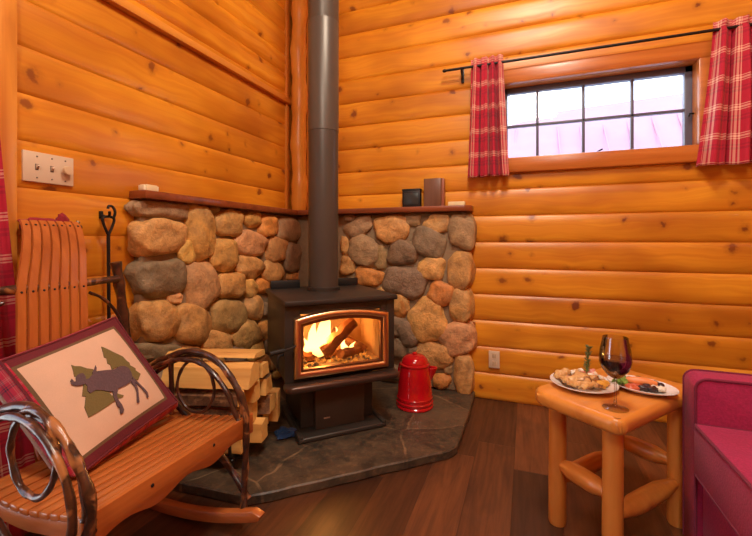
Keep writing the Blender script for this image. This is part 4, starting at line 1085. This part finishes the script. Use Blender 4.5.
for a in ((-.055, -.040, .012, .5, .05, .1, .085), (-.015, -.060, .012, 1.0, .0, -.1, .09), (.020, -.045, .016, 1.9, -.1, .1, .085), (-.035, -.010, .024, .2, -.1, .2, .09), (.012, -.005, .026, 2.6, .1, -.2, .085), (-.070, .010, .012, 1.4, 0, .1, .075)):
    wedge(P1, *a, LB, 'flatbread wedges on the larger plate')
def lump(name, pc, u, v, z, sc, rot, mat, label, cat='food', group=None, e=.85, nz=.35, seed=0):
    p = on(pc, u, v, z); m = MB(); m.blob(TRS(p, rot, sc), e, nz, 9., seed, 18, 12)
    return tag(m.build(name, mat, None, 60, origin=tuple(p)), label, cat, group)
for i, (u, v, s_) in enumerate(((-.075, .060, 1.), (-.040, .075, 1.1), (-.005, .068, .9))):
    lump('bread_crust', P1, u, v, .022, (.026 * s_, .018 * s_, .017 * s_), (.2, .3 * i, i), M_TOAST, 'toasted bread chunk at the back of the larger white plate', 'food', 'toasted bread chunks at the back of the plate', seed=i)
for i, (u, v) in enumerate(((-.015, .055), (.030, .080), (.075, .045), (.045, .010), (.085, .005))):
    lump('cheese_crumble', P1, u, v, .030 - .008 * (u > .06), (.016, .013, .010), (i, .3, i * 2), M_CHEESE, 'white cheese crumble on the larger plate', 'food', 'cheese crumbles on the larger plate', seed=i + 9)
for i, (u, v) in enumerate(((.020, .055), (.055, .060), (.045, .035), (.075, .070))):
    lump('onion_piece', P1, u, v, .028, (.020, .010, .009), (.4, .2 * i, i * 1.3), M_PINK, 'pink onion piece among the cheese on the larger plate', 'food', 'pink onion pieces on the larger plate', seed=i + 20)
for i, (u, v) in enumerate(((.050, -.050), (.078, -.030))):
    lump('pepper_piece', P1, u, v, .014, (.024, .014, .011), (.2, .2, i * .9), M_CORN, 'golden pepper piece at the right front of the larger plate', 'food', 'golden pepper pieces on the larger plate', seed=i + 30)
# rosemary sprig standing upright
p0 = on(P1, .025, .025, .010)
rm = thing('rosemary_sprig', 'green rosemary sprig standing upright in the food behind the wine glass', 'herb', tuple(p0))
stem_ = spline([p0, p0 + V((.004, .002, .05)), p0 + RT * .010 + V((0, 0, .10)), p0 + RT * .012 + V((0, 0, .128))], 6)
m = MB(); m.tube(stem_, .0016, 6); m.build('stem', M_GREEN, rm)
m = MB(); rs = random.Random(8)
for i, p in enumerate(stem_[4:]):
    for k in range(6):
        a = rs.random() * 2 * PI; d = V((math.cos(a), math.sin(a), .8)).normalized() * rs.uniform(.012, .02)
        m.tube([p, p + d * .5 + V((0, 0, .001)), p + d], [.0012, .0022, .0006], 5)
m.build('needles', plain('rosemary_green', (.13, .17, .055), .5, 0, .3, 60.), rm)
# right plate
m = MB(); m.tube([on(P2, -.050 + .105 * t, .030 - .055 * t, .020) for t in [i / 8 for i in range(9)]], [.010, .015, .016, .0165, .0165, .016, .015, .013, .008], 14, 0, wob=.15)
tag(m.build('salmon_piece', M_ORNG, None, 60), 'long orange salmon-coloured piece lying across the smaller plate', 'food')
for i, (u, v, z) in enumerate(((-.075, .010, .016), (-.090, .030, .014), (-.062, .035, .020))):
    m = MB(); vs = []; fs = []; n = 8; c = on(P2, u, v, z)
    for a in range(n + 1):
        for b in range(n + 1):
            x = -1 + 2 * a / n; y = -1 + 2 * b / n; r = math.sqrt(max(0, 1 - .4 * (x * x + y * y)))
            vs.append(c + V((x * .026 * r, y * .020 * r, .010 * math.sin(x * 4 + i) * math.cos(y * 3) + .006 * x * y)))
    for a in range(n):
        for b in range(n): fs.append([a * (n + 1) + b, a * (n + 1) + b + 1, (a + 1) * (n + 1) + b + 1, (a + 1) * (n + 1) + b])
    m.add(vs, fs); tag(m.build('lettuce_leaf', M_GREEN, None, 0, solid=.0015, origin=tuple(c)), 'crinkled green lettuce leaf at the left of the smaller plate', 'food', 'lettuce leaves on the smaller plate')
for i, (u, v) in enumerate(((-.060, -.035), (-.030, -.020))):
    lump('tomato_slice', P2, u, v, .010, (.026, .018, .009), (.1, .2, i), M_TOM, 'grilled red tomato slice at the front left of the smaller plate', 'food', 'tomato slices on the smaller plate', seed=i + 40)
for i, (u, v) in enumerate(((-.020, -.050), (.010, -.062), (.005, -.030))):
    lump('eggplant_slice', P2, u, v, .012, (.024, .013, .010), (.1, .1, i * .8), M_DARK, 'dark grilled eggplant slice along the front of the smaller plate', 'food', 'dark eggplant slices on the smaller plate', seed=i + 50)
for i, (u, v) in enumerate(((.035, -.050), (.055, -.058))):
    lump('feta_piece', P2, u, v, .010, (.020, .012, .010), (.1, .2, i * 1.2), M_CHEESE, 'white cheese piece at the front right of the smaller plate', 'food', 'white cheese pieces on the smaller plate', seed=i + 60)
for i, (u, v) in enumerate(((.052, -.010), (.075, -.020), (.070, .008))):
    lump('olive', P2, u, v, .012, (.015, .012, .011), (0, 0, i), M_DARK if i != 2 else M_VEG, ('round dark olive at the right side of the smaller plate' if i < 2 else 'brown mushroom piece behind the olives on the smaller plate'), 'food', 'olives on the smaller plate' if i < 2 else None, 1., .1, i)
for i, (u, v) in enumerate(((-.005, .045), (.025, .055), (-.040, .060))):
    lump('vegetable_piece', P2, u, v, .014, (.022, .015, .012), (.2, .1, i), M_VEG, 'browned grilled vegetable piece at the back of the smaller plate', 'food', 'grilled vegetable pieces on the smaller plate', seed=i + 70)
# wine glass
gx, gy = 2.108, -1.306
wg = thing('wine_glass', 'large stemmed wine glass standing at the front of the log side table', 'wine glass', (gx, gy, TT))
mg, nt, out = new_mat('clear_wine_glass'); hh = NT(nt)
fr = hh.n('ShaderNodeFresnel', i={0: 1.5}); tr_ = hh.n('ShaderNodeBsdfTransparent', i={0: (.97, .97, .97, 1)}); gl = hh.n('ShaderNodeBsdfGlossy', i={1: .02})
mx = hh.n('ShaderNodeMixShader', i={0: hh.math('ADD', hh.math('MULTIPLY', fr.outputs[0], .8), .06), 1: tr_.outputs[0], 2: gl.outputs[0]}); nt.links.new(mx.outputs[0], out.inputs[0])
c = (gx, gy, TT)
bowl = [(.0045, .103), (.012, .106), (.026, .116), (.041, .135), (.0492, .158), (.0500, .178), (.0468, .205), (.0410, .232), (.0388, .246)]
MB().lathe(bowl + [(r - .0012, z + .0004) for r, z in bowl[::-1][:-1]] + [(0, .1075)], 48, c).build('bowl', mg, wg, 60)
MB().lathe([(.0, .0), (.040, .0), (.0405, .0015), (.038, .003), (.015, .007), (.006, .014), (.0042, .03), (.0038, .06), (.0042, .090), (.0046, .1035), (0, .1035)], 40, c).build('stem_and_foot', mg, wg, 60)
wl = [(0, .1085), (.010, .109), (.0242, .1195), (.0393, .1365), (.0474, .159), (.0483, .172), (.0, .172)]
tag(MB().lathe(wl, 48, c).build('red_wine', plain('dark_red_wine', (.030, .002, .006), .03, 0, .02, 5., 0, .3), None, 40, origin=(gx, gy, TT + .1085)), 'dark red wine filling the lower half of the glass', 'wine')

# ================================================================== SOFA
sf = thing('sofa', 'raspberry red upholstered sofa at the right edge facing the stove', 'sofa', (2.85, -1.66, 0))
def soft_box(lo, hi, bev, seg=4): m = MB(); m.box(lo, hi, bev, None, 0, seg); return m
RZ = .630
for y0_, y1_ in ((-1.210, -1.098), (-2.26, -2.136)):
    m = MB(); poly = [(2.366, .015), (3.30, .015), (3.30, RZ)]
    for k in range(9): a = PI / 2 + k * PI / 16; poly.append((2.366 + .035 + .035 * math.cos(a), RZ - .035 + .035 * math.sin(a)))
    m.prism(poly, y1_ - y0_, Matrix(((1, 0, 0, 0), (0, 0, 1, y0_), (0, 1, 0, 0), (0, 0, 0, 1))), .008, 0, 3)
    ao = m.build('arm', M_SOFA, sf)
    for yy in (y0_ + .002, y1_ - .002):
        W_ = [(2.367, yy, .02), (2.367, yy, .30), (2.367, yy, .575)] + [(2.402 + .0352 * math.cos(PI - k * PI / 12), yy, RZ - .035 + .0352 * math.sin(PI - k * PI / 12)) for k in range(7)] + [(2.6, yy, RZ + .0002), (3.28, yy, RZ + .0002)]
        t = MB(); t.tube(W_, .0048, 8); t.build('welt', M_WELT, ao)
m = soft_box((2.358, -2.134, .305), (3.14, -1.214, .478), .010); cu = m.build('seat_cushion', M_SOFA, sf)
for z in (.474, .309):
    t = MB(); t.tube([(3.1, -1.216, z), (2.38, -1.216, z), (2.364, -1.219, z), (2.361, -1.235, z), (2.361, -2.12, z)], .005, 8); t.build('welt', M_WELT, cu)
soft_box((2.385, -2.136, .02), (3.30, -1.210, .306), .008).build('base', M_SOFA, sf)
soft_box((3.10, -2.136, .30), (3.34, -1.212, .88), .05).build('backrest', M_SOFA, sf)

# ================================================================== CURTAINS
def cloth(name, mat, u0, u1, flare0, flare1, zt, zb, place, pleats, amp, label, group=None, gather=.06, header=.0, slack=1.6, skew=0.):
    """hanging cloth: u across, z down; pleats open towards the hem"""
    NU = pleats * 14; NZ = 40; vs = []; uv = []
    for j in range(NZ + 1):
        t = j / NZ; z = zt + (zb - zt) * t
        a = u0 + (flare0 - u0) * t ** 1.3; b = u1 + (flare1 - u1) * t ** 1.3
        am = amp * (.5 + .5 * min(1, t * 2.2)); 
        if header and t < header: am = amp * .45
        for i in range(NU + 1):
            s_ = i / NU; ph = s_ * pleats * 2 * PI
            o = am * (math.sin(ph + .5 * math.sin(s_ * 9 + t * 1.2)) + .35 * math.sin(2.3 * ph + 1.3 + t))
            if header and abs(t - header) < .012: o *= .4
            vs.append(place(a + (b - a) * s_ + .25 * am * math.cos(ph * 1.0), o, z + .006 * math.sin(ph) * t)); uv.append((s_ * abs(u1 - u0) * slack, t * abs(zt - zb)))
    fs = [[j * (NU + 1) + i, j * (NU + 1) + i + 1, (j + 1) * (NU + 1) + i + 1, (j + 1) * (NU + 1) + i] for j in range(NZ) for i in range(NU)]
    m = MB(); m.add(vs, fs, 0, True, uv)
    ys = [v[0] for v in vs]; o = m.build(name, mat, None, 0, solid=.002, origin=tuple(V(place((u0 + u1) / 2, 0, zb))))
    return tag(o, label, 'curtain', group)
RY = -.085
pb_ = lambda u, o, z: (u, RY + .0 + o, z)
cloth('plaid_curtain', M_PLAID, 1.462, 1.672, 1.432, 1.708, 2.352, 1.540, pb_, 4, .034, 'short red plaid curtain at the left side of the small window', 'curtains of the small window', header=.055, slack=1.9)
cloth('plaid_curtain', M_PLAID, 2.815, 3.12, 2.735, 3.19, 2.352, 1.535, pb_, 4, .040, 'short red plaid curtain at the right side of the small window', 'curtains of the small window', header=.055, slack=1.8)
cloth('plaid_curtain', plaid_mat('long_curtain_plaid', .15), -2.46, -2.085, -2.44, -1.905, 2.26, .02, lambda u, o, z: (.084 + o, u, z), 6, .016, 'long red plaid curtain hanging to the floor at the left edge behind the rocking chair', slack=1.7)
cr = thing('curtain_rod', 'thin black curtain rod above the small window carrying both plaid curtains', 'curtain rod', (2.2, RY, 2.31))
m = MB(); m.tube([(1.285, RY, 2.303), (2.2, RY, 2.303), (3.30, RY, 2.303)], .0085, 12); m.build('rod', M_IRON, cr)
for x in (1.283, 3.302):
    m = MB(); m.blob(TRS((x, RY, 2.303), (0, 0, 0), (.016, .012, .012)), 1, 0, 1); m.build('finial', M_IRON, cr)
for x in (1.40, 3.21):
    m = MB(); m.tube(spline([(x, -.012, 2.235), (x, -.03, 2.25), (x, RY + .01, 2.275), (x, RY, 2.294)], 5), .006, 8); m.box((x - .010, -.030, 2.225), (x + .010, -.012, 2.325), .003)
    m.tube([(x, -.018, 2.303), (x, RY, 2.303)], .006, 8); m.build('bracket', M_IRON, cr)
cr2 = thing('curtain_rod', 'black rod above the long plaid curtain, out of frame at the left', 'curtain rod', (.095, -2.7, 2.25))
m = MB(); m.tube([(.095, -3.45, 2.252), (.095, -2.07, 2.252)], .010, 12); m.build('rod', M_IRON, cr2)
for y in (-3.40, -2.078):
    m = MB(); m.tube([(.02, y, 2.252), (.095, y, 2.252)], .007, 8); m.build('bracket', M_IRON, cr2)

# ================================================================== LIGHT AND CAMERA
def area(name, loc, tgt, size, power, col, sy=None):
    l = bpy.data.lights.new(name, 'AREA'); l.energy = power; l.color = col; l.size = size
    if sy: l.shape = 'RECTANGLE'; l.size_y = sy
    o = bpy.data.objects.new(name, l); COL.objects.link(o); o.location = loc
    o.rotation_euler = (V(tgt) - V(loc)).to_track_quat('-Z', 'Y').to_euler(); return o
area('ceiling_and_fill_light', (1.9, -1.95, 3.75), (1.6, -1.2, 0), .55, 66., (1., .865, .70))
area('ceiling_and_fill_light', (1.9, -3.9, 3.4), (1.4, -.8, .9), .7, 42., (1., .88, .74))  # added fill light behind the camera, no fixture of the room
def point(name, loc, power, col, r):
    l = bpy.data.lights.new(name, 'POINT'); l.energy = power; l.color = col; l.shadow_soft_size = r
    o = bpy.data.objects.new(name, l); COL.objects.link(o); o.location = loc; return o
fp = SM @ V((-.06, -.12, .50)); point('fire_glow', fp, 17., (1., .47, .13), .05)

wd = bpy.data.worlds.new('overcast_sky'); SC.world = wd; wd.use_nodes = True
nt = wd.node_tree; nt.nodes.clear(); h = NT(nt)
o = h.n('ShaderNodeOutputWorld'); bg = h.n('ShaderNodeBackground')
z = h.sep(h.n('ShaderNodeTexCoord').outputs['Generated'])[2]
c = h.mix(h.rng(z, 0., .6), (.90, .95, 1.), (.48, .68, 1.))
nt.links.new(c, bg.inputs[0]); bg.inputs[1].default_value = 4.8; nt.links.new(bg.outputs[0], o.inputs[0])

cam = bpy.data.cameras.new('camera'); cam.sensor_fit = 'HORIZONTAL'; cam.sensor_width = 36.
cam.lens = 398. / 752. * 36.; cam.shift_y = -(268. - 241.) / 752.; cam.clip_start = .02
co = bpy.data.objects.new('camera', cam); COL.objects.link(co)
co.location = (1.82, -2.88, 1.104); co.rotation_euler = (PI / 2, 0, R_(20.65)); SC.camera = co
SC.view_settings.view_transform = 'Standard'; SC.view_settings.look = 'None'
SC.view_settings.exposure = 0.; SC.view_settings.gamma = 1.; SC.view_settings.use_curve_mapping = False
SC.cycles.max_bounces = 10; SC.cycles.transparent_max_bounces = 12; SC.cycles.sample_clamp_indirect = 6.
